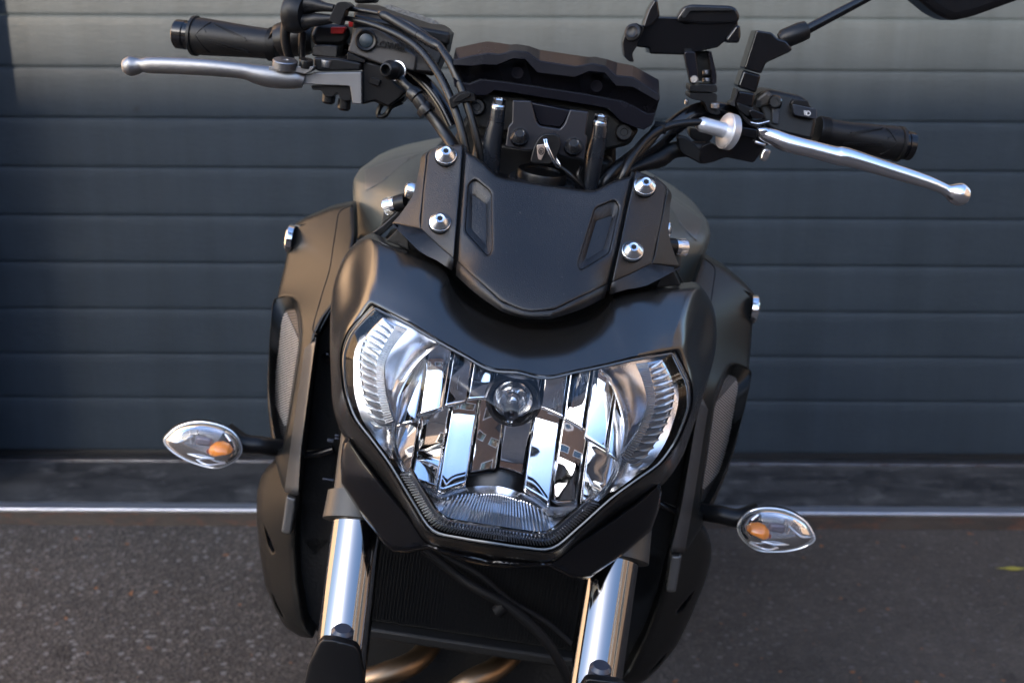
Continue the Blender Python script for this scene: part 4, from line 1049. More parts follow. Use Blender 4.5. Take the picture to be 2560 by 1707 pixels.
lathe('housing_screw', M_GLOSS, c, c+Vector((-.1, -1, .1)), [(-.006, 90*k_), (.0, 88*k_), (.002, 70*k_), (.002, 40*k_), (0, 38*k_), (0, .0003)], cs, seg=28)
prism('bracket_eye', M_GLOSS, rounded(Q(14, [(1280, 600), (1310, 535), (1400, 530), (1450, 610), (1420, 700), (1330, 670)]), 8), .2565, .006, cs, bevel=.002)
c = B(q(14, 1128, 625), .2575); box('square_hole', M_DARK, c, (.0045, .002, .006), cs, bevel=0)
# low-beam symbol on the button
sym = []
yb = .2492
def seg_(a, b, w=5): 
    A_, B_ = B(q(14, *a), yb), B(q(14, *b), yb); d = (B_-A_)/2; nn = Vector((-d.z, 0, d.x)).normalized()*(w*.1913*zdepth(A_)/F)
    sym.append(((A_+B_)/2, d, nn, Vector((0, .0003, 0))))
for k in range(4): seg_((1722+k*0+3*k, 718+15*k+2), (1755, 722+15*k), 3.5)
arc = [(1765, 725), (1785, 724), (1803, 735), (1810, 752), (1802, 770), (1783, 779), (1760, 772), (1762, 745), (1765, 725)]
for a, b in zip(arc, arc[1:]): seg_(a, b, 4)
join_boxes('beam_symbol', M_WHITE, sym, cs)

cp = empty('clutch_perch'); cp.parent = bike
prism('perch_body', M_GLOSS, rounded(Q(14, [(860, 915), (1110, 960), (1120, 1080), (1340, 1110), (1320, 1160), (1240, 1160), (1070, 1400), (700, 1325), (540, 1390), (390, 1415), (350, 1340), (390, 1180), (520, 1130), (600, 1190), (860, 1130)]), 8), .236, .022, cp, bevel=.003, segs=3)
prism('upper_block', M_GLOSS, rounded(Q(14, [(860, 925), (1115, 965), (1115, 1085), (855, 1040)]), 6), .228, .02, cp, bevel=.003)
prism('dust_flap', M_RUBBER, rounded(Q(14, [(60, 1040), (200, 1060), (430, 1290), (420, 1400), (380, 1415), (100, 1270)]), 14), .238, .012, cp, bevel=.004)
prism('clamp_block', M_BLACK, rounded(Q(14, [(220, 940), (520, 990), (540, 1080), (380, 1180), (230, 1060)]), 10), .262, .02, cp, bevel=.003)
prism('lever_stop', M_POL, rounded(Q(14, [(1200, 1205), (1300, 1225), (1270, 1340), (1225, 1385), (1150, 1370), (1160, 1300)]), 9), .232, .008, cp, bevel=.0015)
prism('silver_pin', M_POL, Q(14, [(1085, 1105), (1240, 1150), (1220, 1190), (1080, 1150)]), .230, .008, cp, bevel=.001)
# adjuster wheel
c = B(q(14, 700, 980), .222); e = B(q(14, 620, 950), .214); ax = Vector((.92, .36, -.12)).normalized()
k_ = .1913*zdepth(c)/F; RW = 232*k_
M_WH = mat('silver_anodised', (.62, .64, .68), .38, .75)
lathe('adjuster_hub', M_WH, c-ax*.026, c, [(-.004, 50*k_), (0, 90*k_), (.001, 98*k_), (.022, 100*k_), (.026, 110*k_)], cp, seg=32)
wh = lathe('adjuster_wheel', M_WH, c, c+ax, [(-.0025, RW*.6), (-.001, RW*.93), (0, RW*.97), (.006, RW*.97), (.0075, RW*.9), (.0075, RW*.3)], cp, seg=48)
kn = []; n1 = (Vector((0, 0, 1))-ax*ax.z).normalized(); n2 = ax.cross(n1)
for k in range(72):
    an = 2*math.pi*k/72; d = n1*math.cos(an)+n2*math.sin(an); t = ax.cross(d); kn.append((c+ax*.003+d*RW*.98, ax*.0032, d*.0006, t*.0004))
join_boxes('knurling', M_WH, kn, cp)['kind'] = 'stuff'
chain('cable_end', M_POL, 14, [(505, 915, 26, .214), (560, 935, 32, .216), (620, 960, 34, .220)], cp, seg=14, sub=1)
cl_ = empty('clutch_lever'); cl_.parent = bike
chain('lever_blade', M_POL, 3, [(878, 728, 20, .232), (900, 740, 34, .231), (960, 762, 45, .230), (1040, 795, 50, .229), (1180, 830, 47, .228), (1300, 862, 50, .228), (1340, 868, 54, .228), (1400, 880, 50, .228), (1600, 942, 43, .229), (1800, 1005, 36, .231), (1890, 1040, 31, .232), (1925, 1058, 34, .2325), (1960, 1070, 54, .233), (2000, 1080, 64, .2335), (2040, 1085, 41, .234), (2054, 1086, 9, .234)], cl_, seg=28, sub=5, flat=(.8, 1.0))
prism('lever_root', M_POL, Q(14, [(1115, 950), (1240, 940), (1390, 1055), (1350, 1110), (1150, 1060)]), .226, .014, cl_, bevel=.002)
cc = empty('clutch_cable'); cc.parent = bike
chain('cable', M_HOSE, 3, [(610, 690, 21, .214), (540, 680, 21, .21), (440, 688, 22, .205), (350, 712, 24, .20), (270, 760, 24, .19), (200, 840, 25, .178), (150, 920, 26, .168), (115, 1010, 26, .165), (100, 1100, 26, .175)], cc, seg=14)
chain('wiring_sleeve', M_HOSE, 3, [(330, 700, 30, .215), (270, 780, 34, .205), (180, 870, 38, .195), (90, 940, 40, .185), (30, 1000, 40, .18), (10, 1060, 40, .18)], cc, seg=14)
chain('cable_collar', M_RUBBER, 3, [(305, 705, 34, .203), (365, 712, 34, .20)], cc, seg=14, sub=1)
chain('loop_hose', M_RUBBER, 3, [(620, 830, 40, .25), (420, 830, 46, .255), (330, 880, 52, .25), (220, 920, 34, .24), (150, 950, 30, .235)], cc, seg=14)

# --- mirror on its stem
mi = empty('mirror'); mi.parent = bike
prism('stem_base', M_GLOSS, rounded(Q(14, [(875, 455), (1090, 490), (1060, 680), (830, 660), (805, 600)]), 6), .248, .026, mi, bevel=.004)
prism('base_flange', M_SCREEN, rounded(Q(14, [(845, 425), (875, 440), (825, 605), (830, 670), (750, 640), (770, 600), (800, 595)]), 4), .245, .02, mi, bevel=.001)
prism('lock_nut', M_GLOSS, rounded(Q(14, [(935, 185), (1170, 250), (1100, 490), (855, 410)]), 8), .248, .028, mi, bevel=.004)
prism('stem_body', M_GLOSS, rounded(Q(3, [(868, 168), (955, 182), (985, 215), (1035, 230), (1070, 275), (1050, 292), (922, 350), (895, 412), (800, 382)]), 6), .246, .030, mi, bevel=.005, segs=3)
chain('collar', M_BLACK, 3, [(1000, 228, 40, .26), (1020, 218, 54, .26), (1110, 180, 55, .262), (1145, 168, 50, .263), (1155, 164, 35, .263)], mi, seg=28, sub=1, sharp=50)
chain('stem', M_GLOSS, 3, [(1130, 175, 28, .263), (1300, 85, 26, .268), (1480, -10, 24, .273), (1700, -130, 24, .28), (1900, -230, 24, .29)], mi, seg=18)
prism('mirror_head', M_GLOSS, rounded(Q(3, [(1740, -30), (1860, 70), (1930, 106), (1975, 116), (2080, 92), (2350, -5), (2480, -80), (2500, -200), (2350, -300), (1850, -290), (1720, -160)]), 14), .275, .045, mi, bevel=.012, segs=4)
prism('mirror_glass', mat('mirror_glass', (.8, .82, .84), .03, 1.0), rounded(Q(3, [(1790, -30), (1880, 45), (1975, 80), (2080, 60), (2330, -30), (2440, -100), (2450, -180), (2330, -260), (1870, -250), (1770, -150)]), 14), .3195, .003, mi, bevel=.001)
prism('choke_knob', M_GLOSS, rounded(Q(14, [(1000, 720), (1060, 700), (1200, 760), (1215, 800), (1150, 840), (1050, 820)]), 12), .238, .02, cp, bevel=.004, segs=3)
prism('perch_clip', M_BLACK, rounded(Q(14, [(850, 610), (1040, 680), (1040, 740), (990, 800), (860, 700)]), 10), .242, .016, cp, bevel=.004)
prism('spring_plate', M_BLACK, rounded(Q(14, [(880, 730), (1030, 850), (1270, 850), (1280, 880), (1100, 930), (1000, 900)]), 4), .240, .012, cp, bevel=.001)
chain('bright_edge', M_BOLT, 14, [(1030, 870, 7, .239), (1130, 885, 7, .238), (1270, 852, 7, .239)], cp, seg=8)

# --- gauge (seen from its front underside)
gg = empty('gauge_cluster'); gg.parent = bike
A_ = [(195, 290), (212, 215), (350, 185), (490, 157), (600, 170), (700, 187), (745, 180), (860, 197), (960, 232), (1280, 280), (1400, 297), (1450, 293), (1560, 316), (1650, 345), (1790, 372), (2020, 500), (2026, 560)]
B_ = [(190, 320), (240, 312), (360, 285), (500, 262), (600, 270), (660, 258), (730, 240), (850, 250), (960, 330), (1280, 380), (1360, 366), (1425, 352), (1545, 376), (1640, 460), (1790, 475), (2015, 620), (2028, 640)]
C_ = [(190, 370), (250, 372), (360, 378), (450, 365), (570, 370), (640, 345), (720, 312), (830, 318), (940, 438), (1270, 478), (1340, 450), (1400, 425), (1540, 440), (1640, 556), (1790, 566), (2008, 692), (2030, 660)]
D_ = [(190, 480), (260, 520), (330, 535), (430, 494), (600, 514), (700, 527), (800, 542), (900, 556), (1000, 572), (1280, 613), (1350, 625), (1450, 643), (1560, 664), (1700, 690), (1800, 735), (1915, 802), (1990, 800)]
E_ = [(200, 560), (300, 600), (380, 640), (490, 636), (552, 592), (700, 612), (800, 628), (900, 644), (1000, 660), (1280, 704), (1350, 716), (1450, 733), (1575, 755), (1680, 870), (1800, 920), (1888, 944), (1960, 900)]
yg = .165
def gr(pts, y): return [B(q(2, *p), y) for p in pts]
gv = Vector((0, 0, 1))
rows = [gr(A_, yg+.060), gr(A_, yg+.022), gr(B_, yg), gr(C_, yg-.0005), gr(C_, yg+.02), gr(D_, yg+.026), gr(D_, yg+.004), gr(E_, yg+.005), gr(E_, yg+.035)]
g0 = loft('shell', M_GAUGE, rows, gg, sharp=12, bevel=.0008)
rows2 = [gr(A_, yg+.060), [B(q(2, *p), yg+.075)+Vector((0, 0, -.004)) for p in A_], gr(E_, yg+.06), gr(E_, yg+.035)]
loft('back_shell', M_GAUGE, rows2, gg, sharp=12)
prism('display', mat('display_glass', (.01, .012, .014), .05, coat=1), Q(2, [(300, 330), (500, 260), (1800, 450), (1950, 600), (1850, 750), (500, 560)]), yg+.062, .006, gg, bevel=.002)
for p in ((765, 430), (1465, 545)):
    c = B(q(2, *p), yg+.016); r_ = 52*.2806*zdepth(c)/F
    lathe('screw_boss', M_GAUGE, c, c+Vector((0, -1, -.1)), [(0, r_), (.006, r_), (.006, r_*.85), (.003, r_*.8), (.003, .0003)], gg, seg=28)
prism('underside', M_DARK, Q(2, [(330, 560), (520, 600), (1560, 760), (1690, 880), (1850, 940), (1760, 1080), (1560, 1130), (400, 930), (300, 700)]), yg+.02, .04, gg, bevel=.003)
for p in ((400, 740), (1710, 965)):
    c = B(q(2, *p), yg+.016); r_ = 80*.2806*zdepth(c)/F
    lathe('rubber_mount', M_BLACK, c, c+Vector((0, -1, .1)), [(-.006, r_), (.001, r_), (.003, r_*.8), (.003, r_*.45), (.001, r_*.4), (.001, .0003)], gg, seg=28)
# bracket plate with two screws
M_PL = mat('bracket_plate_black', (.012, .012, .016), .36, spec=.45, bump=(1200, .1, .0003))
br = empty('gauge_bracket'); br.parent = bike
prism('plate', M_PL, rounded(Q(2, [(718, 682), (882, 688), (930, 875), (962, 912), (1140, 938), (1180, 895), (1230, 765), (1396, 785), (1366, 990), (1386, 1012), (1357, 1212), (1160, 1178), (1000, 1110), (835, 1133), (653, 1095), (678, 915), (712, 880)]), 4), .150, .005, br, bevel=.0012)
prism('bracket_web', M_GAUGE, Q(2, [(880, 700), (1235, 770), (1180, 880), (1140, 925), (965, 905), (935, 870)]), .158, .03, br, bevel=.001)
for p in ((778, 1010), (1258, 1095)):
    c = B(q(2, *p), .148); r_ = 84*.2806*zdepth(c)/F; n_ = c+Vector((0, -.85, .5))
    s_ = empty('screw'); s_.parent = bike
    lathe('flange', M_GLOSS, c, n_, [(-.002, r_*1.0), (.002, r_), (.0026, r_*.95)], s_, seg=32)
    lathe('head', mat('black_zinc', (.03, .03, .032), .22, .6), c, n_, [(.0026, r_*.93), (.008, r_*.55), (.0083, r_*.5), (.0078, r_*.4)], s_, seg=32)
    lathe('hex_socket', M_DARK, c, n_, [(.006, r_*.36), (.0081, r_*.36)], s_, seg=6, sharp=20)
# fork tops with silver hexagons
M_FT = mat('fork_top_black', (.010, .012, .016), .26, spec=.6, bump=(90, .12, .001), vary=.06)
def fork_top(P, hexp):
    g = empty('fork_top'); g.parent = bike
    s = .2806
    a, b, c_, d = P
    chain('upper_sleeve', M_FT, 2, [(a[0], a[1], a[2]*.93, .158), (a[0], a[1]+12, a[2], .158), (b[0], b[1], b[2], .160)], g, seg=28, sub=1)
    chain('lower_sleeve', M_FT, 2, [(b[0], b[1]+4, b[2]*1.03, .160), (c_[0], c_[1], c_[2], .162), (d[0], d[1], d[2], .165), (d[0]-20, d[1]+160, d[2], .17)], g, seg=28, sub=1)
    h = B(q(2, *hexp), .158); r_ = 50*s*zdepth(h)/F
    lathe('hex_nut', M_BOLT, h-Vector((0, 0, .004)), h+Vector((0, -.1, 1)), [(.001, r_*1.15), (.0058, r_*1.15), (.0066, r_*1.0), (.0066, r_*.5), (.005, r_*.45), (.005, .0002)], g, seg=6, sharp=20)
    lathe('collar', M_BOLT, h-Vector((0, 0, .006)), h+Vector((0, -.1, 1)), [(0, r_*1.35), (.0025, r_*1.35), (.0036, r_*1.2)], g, seg=28)
fork_top(((592, 715, 66), (578, 862, 70), (545, 1010, 82), (520, 1340, 80)), (600, 690))
fork_top(((1500, 855, 66), (1486, 1005, 72), (1452, 1160, 82), (1410, 1480, 60)), (1504, 835))
# steering head cap and ignition
ig = empty('steering_head'); ig.parent = bike
k_ = .2806/F
for nm, cx_, cy_, r0, hh, mm in (('ignition_barrel', 985, 1300, 222, .018, M_BLACK), ('head_nut', 985, 1375, 305, .03, M_FT)):
    c = B(q(2, cx_, cy_), .172); r_ = r0*k_*zdepth(c)
    lathe(nm, mm, c-Vector((0, 0, hh)), c+Vector((0, -.12, 1)), [(0, r_), (hh-.002, r_), (hh, r_*.96), (hh, r_*.7), (hh-.002, r_*.68), (hh-.002, .0005)], ig, seg=48)
prism('top_yoke', M_BLACK, Q(2, [(380, 1000), (1620, 1200), (1640, 1520), (300, 1500)]), .205, .03, ig, bevel=.006)
chain('wiring', M_HOSE, 2, [(1130, 1260, 14, .160), (1220, 1330, 16, .158), (1310, 1420, 16, .160), (1390, 1500, 16, .165)], ig, seg=8)
chain('wiring', M_HOSE, 2, [(1330, 1270, 18, .168), (1300, 1350, 18, .165), (1340, 1440, 18, .165), (1430, 1500, 18, .17)], ig, seg=8)
prism('dark_behind', M_DARK, Q(2, [(380, 700), (1640, 900), (1640, 1540), (240, 1380), (200, 1000)]), .235, .03, ig, bevel=.004)

# --- the key with its ring
ky = empty('ignition_key'); ky.matrix_world = BIKE_MW @ Matrix.Translation(B(q(2, 1020, 1250), .150))
tagt(ky, 'ignition key with an emblem plate and wire ring in the lock under the gauge', 'key')
KO = B(q(2, 1020, 1250), .150)
def kchild(o):
    o.parent = ky; o.data.transform(Matrix.Translation(-KO)); return o
kchild(prism('key_bow', M_BLACK, rounded(Q(2, [(940, 1030), (985, 985), (1090, 975), (1140, 1010), (1150, 1090), (1110, 1190), (1060, 1255), (870, 1240), (905, 1100)]), 8), .140, .010, None, bevel=.002))
plq = kchild(prism('emblem_plate', M_EMBLEM, rounded(Q(2, [(934, 1080), (1010, 1072), (1003, 1150), (972, 1216), (946, 1206), (936, 1150)]), 3), .1385, .0014, None, bevel=.0003))
em = []
ec = B(q(2, 974, 1135), .1382); er = 29*.2806*zdepth(ec)/F
for k in range(20):
    a, b = 2*pi*k/20, 2*pi*(k+1)/20
    pa, pb = ec+Vector((math.cos(a)*er*.8, 0, math.sin(a)*er)), ec+Vector((math.cos(b)*er*.8, 0, math.sin(b)*er))
    d = (pb-pa)/2; em.append(((pa+pb)/2, d, Vector((-d.z, 0, d.x)).normalized()*.00028, Vector((0, .0003, 0))))
for k in range(3):                            # three crossed tuning forks
    a = pi/2+2*pi*k/3; d = Vector((math.cos(a)*.8, 0, math.sin(a))); t = Vector((-math.sin(a)*.8, 0, math.cos(a)))
    em.append((ec-d*er*.35, d*er*.4, t*.0002, Vector((0, .0003, 0))))
    for s_ in (1, -1): em.append((ec+d*er*.48+t*s_*.00055, d*er*.38, t*.00018, Vector((0, .0003, 0))))
    em.append((ec+d*er*.1, d*.0002, t*.0006, Vector((0, .0003, 0))))
eo = kchild(join_boxes('emblem', M_DARK, em, None)); 
rg = [B(q(2, *p), y) for p, y in (((1000, 1030), .137), ((1015, 1090), .134), ((1060, 1190), .134), ((1100, 1260), .138), ((1130, 1280), .142), ((1120, 1250), .146), ((1060, 1150), .148), ((1030, 1080), .146), ((1005, 1035), .141))]
P = [Vector(v) for v in catmull([tuple(p) for p in rg], 6)]
kchild(tube('key_ring', M_BOLT, P, .0007, None, seg=8))
kchild(tube('key_ring', M_BOLT, [p+Vector((.0016, -.001, .0006)) for p in P], .0007, None, seg=8))

# --- phone holder clamped to the bar
ph = empty('phone_holder'); PO = B(q(3, 560, 600), .262); ph.matrix_world = BIKE_MW @ Matrix.Translation(PO)
tagt(ph, 'empty black metal phone holder standing on twin arms clamped to the handlebar', 'phone holder')
def pch(o): o.parent = ph; o.data.transform(Matrix.Translation(-PO)); return o
y0 = .245
pch(prism('tray', M_GLOSS, rounded(Q(3, [(300, 92), (440, 96), (470, 130), (765, 100), (768, 190), (735, 232), (690, 232), (655, 264), (462, 306), (278, 300), (272, 268), (205, 262), (195, 200)]), 5), y0, .05, None, bevel=.003, tilt=-.15))
pch(prism('back_jaw', M_GLOSS, rounded(Q(3, [(425, 100), (465, 40), (505, 25), (720, 32), (755, 45), (778, 88), (765, 130), (600, 135), (430, 125)]), 8), y0-.004, .02, None, bevel=.004, segs=3))
pch(prism('jaw_pad', M_RUBBER, rounded(Q(3, [(450, 95), (480, 42), (730, 46), (740, 60), (500, 62), (470, 105)]), 4), y0-.008, .02, None, bevel=.002))
pch(prism('side_jaw', M_GLOSS, rounded(Q(3, [(270, 50), (300, 0), (320, 2), (333, 90), (300, 130), (255, 160), (235, 150)]), 5), y0-.002, .03, None, bevel=.003))
pch(prism('hook', M_GLOSS, rounded(Q(3, [(165, 150), (195, 125), (245, 150), (240, 180), (205, 260), (178, 300), (190, 345), (165, 345), (135, 315), (125, 235), (140, 190)]), 7), y0-.006, .028, None, bevel=.004, segs=3))
c = B(q(3, 183, 182), y0-.008); lathe_o = lathe('hook_screw', M_BLACK, c, c+Vector((-.5, -1, .2)), [(0, .0075), (.002, .0073), (.003, .005), (.002, .003), (.002, .0003)], None, seg=24); pch(lathe_o)
pch(prism('end_knob', M_GLOSS, rounded(Q(3, [(755, 140), (780, 145), (782, 205), (770, 240), (705, 240), (700, 215)]), 5), y0-.004, .02, None, bevel=.002))
pch(prism('arm', M_GAUGE, rounded(Q(14, [(150, -60), (310, -60), (345, 230), (345, 320), (300, 385), (250, 370), (235, 330)]), 10), .240, .012, None, bevel=.002, segs=3))
pch(prism('arm', M_GAUGE, rounded(Q(14, [(480, -60), (515, -60), (585, 250), (580, 370), (520, 365), (520, 250)]), 6), .246, .03, None, bevel=.003))
pch(prism('arm_back', M_DARK, Q(14, [(300, -60), (500, -60), (530, 330), (345, 330)]), .262, .01, None, bevel=.001))
c = B(q(14, 292, 310), .237); rr_ = 52*.1913*zdepth(c)/F
pch(lathe('pivot_bolt', mat('worn_bolt', (.20, .19, .18), .4, .6), c, c+Vector((-.25, -1, .1)), [(-.002, rr_*.95), (.001, rr_), (.002, rr_*.8), (.002, .0003)], None, seg=24))
for a, b, r_ in (((445, 185), (445, 250), 50), ((455, 285), (455, 345), 60)):
    A2, B2 = B(q(14, *a), .252), B(q(14, *b), .252); pch(tube('cross_bolt', M_ALU, [A2, B2], r_*.1913*zdepth(A2)/F, None, seg=20, bevel=.001))
pch(prism('swivel', M_BLACK, rounded(Q(14, [(235, 370), (300, 395), (370, 370), (590, 375), (595, 480), (225, 470)]), 8), .238, .034, None, bevel=.003, segs=3))
pch(prism('clamp', M_BLACK, rounded(Q(14, [(222, 482), (590, 492), (590, 600), (520, 620), (640, 740), (600, 780), (480, 750), (420, 600), (230, 560)]), 8), .240, .034, None, bevel=.003, segs=3))
A2, B2 = B(q(14, 565, 615), .238), B(q(14, 565, 690), .238); pch(tube('clamp_screw', M_ALU, [A2, B2], 58*.1913*zdepth(A2)/F, None, seg=20, bevel=.001))
A2, B2 = B(q(14, 190, 570), .250), B(q(14, 185, 640), .250); pch(tube('clamp_screw', M_BOLT, [A2, B2], 24*.1913*zdepth(A2)/F, None, seg=14, bevel=.0007))
# ================================================================== tank, shrouds, fork, radiator and what lies behind
both = []
# shroud with the meshed intake
SH = rbf([(672, 1000, .36), (668, 850, .37), (672, 1130, .34), (700, 1200, .31), (745, 1240, .28), (765, 1080, .27), (790, 840, .28), (820, 760, .30), (705, 720, .40), (715, 600, .43), (760, 540, .43), (880, 520, .40), (870, 640, .33), (700, 800, .345)], both=False)
so = rounded(Q(0, [(812, 466), (760, 477), (700, 502), (668, 520), (658, 590), (640, 670), (626, 740), (618, 800), (614, 870), (615, 930), (622, 1000), (636, 1072), (650, 1122), (664, 1137), (684, 1140), (690, 1080), (698, 1010), (706, 930), (716, 830), (724, 770), (744, 730), (775, 690), (800, 620), (815, 540)]), 11)
ho = curve_outline(Q(8, [(112, 150), (135, 120), (200, 106), (262, 125), (285, 190), (298, 300), (293, 430), (262, 640), (235, 800), (205, 980), (172, 1110), (140, 1080), (108, 940), (88, 780), (85, 600), (92, 350)]), 4)
hi_ = curve_outline(Q(8, [(150, 420), (168, 270), (195, 200), (230, 188), (262, 200), (278, 300), (280, 420), (250, 620), (225, 780), (200, 960), (170, 1092), (155, 1060), (130, 940), (124, 780), (128, 600)]), 4)
sh_ = empty('intake_shroud'); sh_.parent = bike
plate('shroud_panel', M_SHROUD, so, SH, sh_, thick=.02, roll=(10, .007), step=17, holes=[ho], hroll=(6, .0025), sharp=50)
def mesh_mat():
    m = mat('woven_steel_mesh', (.10, .09, .085), .5, .5); nt, b = nodes(m); L = nt.links.new
    tc = N(nt, 'ShaderNodeTexCoord'); mp = N(nt, 'ShaderNodeMapping'); mp.inputs['Rotation'].default_value = (0, R(28), 0); L(tc.outputs['Object'], mp.inputs[0])
    w = N(nt, 'ShaderNodeTexWave', Scale=135.0, Distortion=0.6); w.bands_direction = 'Z'; L(mp.outputs[0], w.inputs['Vector'])
    w2 = N(nt, 'ShaderNodeTexWave', Scale=160.0, Distortion=0.3); w2.bands_direction = 'X'; L(mp.outputs[0], w2.inputs['Vector'])
    r = ramp(nt, [(0.25, (.012, .011, .010)), (0.7, (.12, .105, .095))]); L(w.outputs['Fac'], r.inputs[0])
    r2 = ramp(nt, [(0.1, (.55, .55, .55)), (0.6, (1, 1, 1))]); L(w2.outputs['Fac'], r2.inputs[0])
    mx = N(nt, 'ShaderNodeMix', data_type='RGBA', blend_type='MULTIPLY'); mx.inputs['Factor'].default_value = .6
    L(r.outputs[0], mx.inputs['A']); L(r2.outputs[0], mx.inputs['B']); L(mx.outputs['Result'], b.inputs['Base Color'])
    bu = N(nt, 'ShaderNodeBump', Strength=0.6, Distance=0.0006); L(w.outputs['Fac'], bu.inputs['Height']); L(bu.outputs[0], b.inputs['Normal'])
    return m
M_MESH = mesh_mat()
n = 72
def res(p, c):
    d = dens(p, 1.5); r = [d[int(i*len(d)/n)] for i in range(n)]
    ang = [math.atan2(y-c[1], x-c[0]) for x, y in r]; k = int(np.argmin(np.abs(ang))); r = r[k:]+r[:k]
    return r if math.atan2(r[3][1]-c[1], r[3][0]-c[0]) > 0 else [r[0]]+r[1:][::-1]
c0 = np.mean(ho, 0); HO, HI = res(ho, c0), res(hi_, np.mean(hi_, 0))
rows = [[B(p, SH(*p)+.0035) for p in HO], [B(p, SH(*p)+.006) for p in HO], [B(p, SH(*p)+.034) for p in HI], [B(p, SH(*p)+.040) for p in HI]]
loft('intake_wall', M_SHROUD, rows, sh_, closed_u=True, sharp=50, thick=.001)
plate('intake_mesh', M_MESH, hi_, lambda x, y: SH(x, y)+.0335, sh_, thick=.002, roll=(4, .001), step=14)
wl = []; hp = np.array(hi_); cm = hp.mean(0)
for k in range(-90, 91):
    o0 = k*5.6; dx_, dy_ = math.cos(R(-24)), math.sin(R(-24)); nx_, ny_ = -dy_, dx_
    ts = np.linspace(-60, 60, 61); P = np.c_[cm[0]+nx_*o0+dx_*ts, cm[1]+ny_*o0+dy_*ts]; ok_ = inside(P, hi_)
    if ok_.sum() < 4: continue
    i_ = np.where(ok_)[0]; a_, b_ = P[i_[0]], P[i_[-1]]; m0 = (a_+b_)/2
    for u_, v_ in ((a_, m0), (m0, b_)):
        A3, B3 = B(u_, SH(*u_)+.0322), B(v_, SH(*v_)+.0322); d_ = (B3-A3)/2
        wl.append(((A3+B3)/2, d_*1.02, Vector((0, .0006, 0)), Vector((-d_.z, 0, d_.x)).normalized()*.00062))
join_boxes('mesh_wires', mat('steel_wire', (.66, .60, .55), .35, .5), wl, sh_)['kind'] = 'stuff'
# seam lines and the round trim on the shoulder
def seamline(zz, pts, f, parent, r=1.3, nm='panel_gap'):
    P = [Vector(v) for v in catmull([tuple(B(q(zz, *p), f(*q(zz, *p))-.0002)) for p in pts], 5)]
    return tube(nm, M_DARK, P, r*zdepth(P[0])/F, parent, seg=6)
seamline(4, [(1000, 118), (920, 150), (875, 200), (855, 320), (830, 480), (800, 680), (740, 880), (690, 1050), (655, 1180), (650, 1235), (685, 1270)], SH, sh_)
c = B(q(4, 432, 415), .425); lathe('round_trim', M_CHROME, c, c+Vector((-1, -.02, .02)), [(-.006, .0150), (-.0012, .0158), (0, .0158), (.0012, .0145), (.0014, .0005)], sh_, seg=36)
cone = [B(q(4, *p), SH(*q(4, *p))-d) for p, d in (((448, 300), .006), ((560, 285), .002), ((672, 275), -.004), ((600, 370), -.004), ((520, 450), -.002), ((445, 530), .002))]
cc_ = B(q(4, 500, 370), SH(*q(4, 500, 370))+.004)
me = mesh('trim_hollow', cone+[cc_], [(i, i+1, 6) for i in range(5)]+[(5, 0, 6)]); fixn(me)
link('trim_hollow', me, M_GLOSS, sh_, sharp=60)
# front edge strip along the shroud (catches the light)
es = Q(0, [(724, 775), (712, 870), (700, 960), (690, 1040), (684, 1136)])
es2 = Q(0, [(701, 800), (690, 880), (678, 960), (667, 1040), (655, 1130)])
M_EDGE = mat('grey_edge_strip', (.13, .127, .124), .34, .6, bump=(1500, .15, .0003))
loft('front_strip', M_EDGE, [[B(p, SH(*p)-.0035) for p in es2], [B(p, SH(*p)-.006) for p in es], [B(p, SH(*p)+.02) for p in es]], sh_, su=5, thick=.002, sharp=30)
both.append(sh_)

# inner dark side of the shroud
iw = empty('inner_shroud'); iw.parent = bike
prism('inner_panel', M_DARK, Q(0, [(728, 770), (800, 640), (830, 620), (830, 1000), (800, 1130), (770, 1240), (720, 1290), (690, 1240), (684, 1140), (700, 1000)]), .33, .10, iw, bevel=.004)
c = B(q(8, 455, 500), .31); lathe('clip', M_GLOSS, c, c+Vector((-.2, -1, 0)), [(-.01, .0045), (0, .0045), (.001, .003), (.001, .0002)], iw, seg=16)
chain('cable_stub', M_GLOSS, 7, [(1400, 540, 40, .30), (1560, 520, 44, .30), (1700, 480, 40, .30)], iw, seg=12)
both.append(iw)
# little connector pins and wires in the dark gap
for p, s_ in (((1670, 395), (.006, .003, .003)), ((1735, 345), (.0045, .003, .0015)), ((1735, 375), (.0045, .003, .0015)), ((1650, 775), (.012, .003, .0015))):
    box('connector', mat('blue_black_clip', (.03, .035, .05), .3), B(q(7, *p), .27), s_, iw, bevel=.0004)

# lower radiator side cover
LS = rbf([(645, 1190, .40), (645, 1300, .38), (660, 1420, .36), (700, 1540, .33), (770, 1595, .30), (745, 1400, .30), (735, 1270, .30)], both=False)
lo = rounded(Q(0, [(655, 1050), (625, 1065), (600, 1092), (590, 1130), (589, 1190), (597, 1270), (608, 1340), (632, 1400), (655, 1440), (690, 1462), (722, 1466), (700, 1425), (686, 1340), (680, 1250), (684, 1160), (680, 1120)]), 9)
sl1 = rounded(Q(7, [(1018, 1220), (1042, 1270), (1100, 1400), (1128, 1490), (1105, 1500), (1060, 1420), (1030, 1310)]), 3)
sl2 = rounded(Q(10, [(200, 790), (225, 830), (265, 920), (310, 1010), (285, 990), (230, 890)]), 3)
ls_ = empty('radiator_cover'); ls_.parent = bike
plate('cover_panel', mat('cover_black', (.005, .005, .0046), .40, spec=.24, bump=(900, .2, .0005)), lo, LS, ls_, thick=.02, roll=(22, .016), step=17, holes=[sl1, sl2], hroll=(3, .001), sharp=50)
plate('slot_back', M_GLOSS, sl1, lambda x, y: LS(x, y)+.008, ls_, thick=.003, roll=(3, .001), step=9)
stp = Q(7, [(1238, 935), (1225, 1040), (1205, 1180), (1190, 1290), (1240, 1312), (1285, 1310), (1305, 1180), (1325, 1040), (1335, 965)])
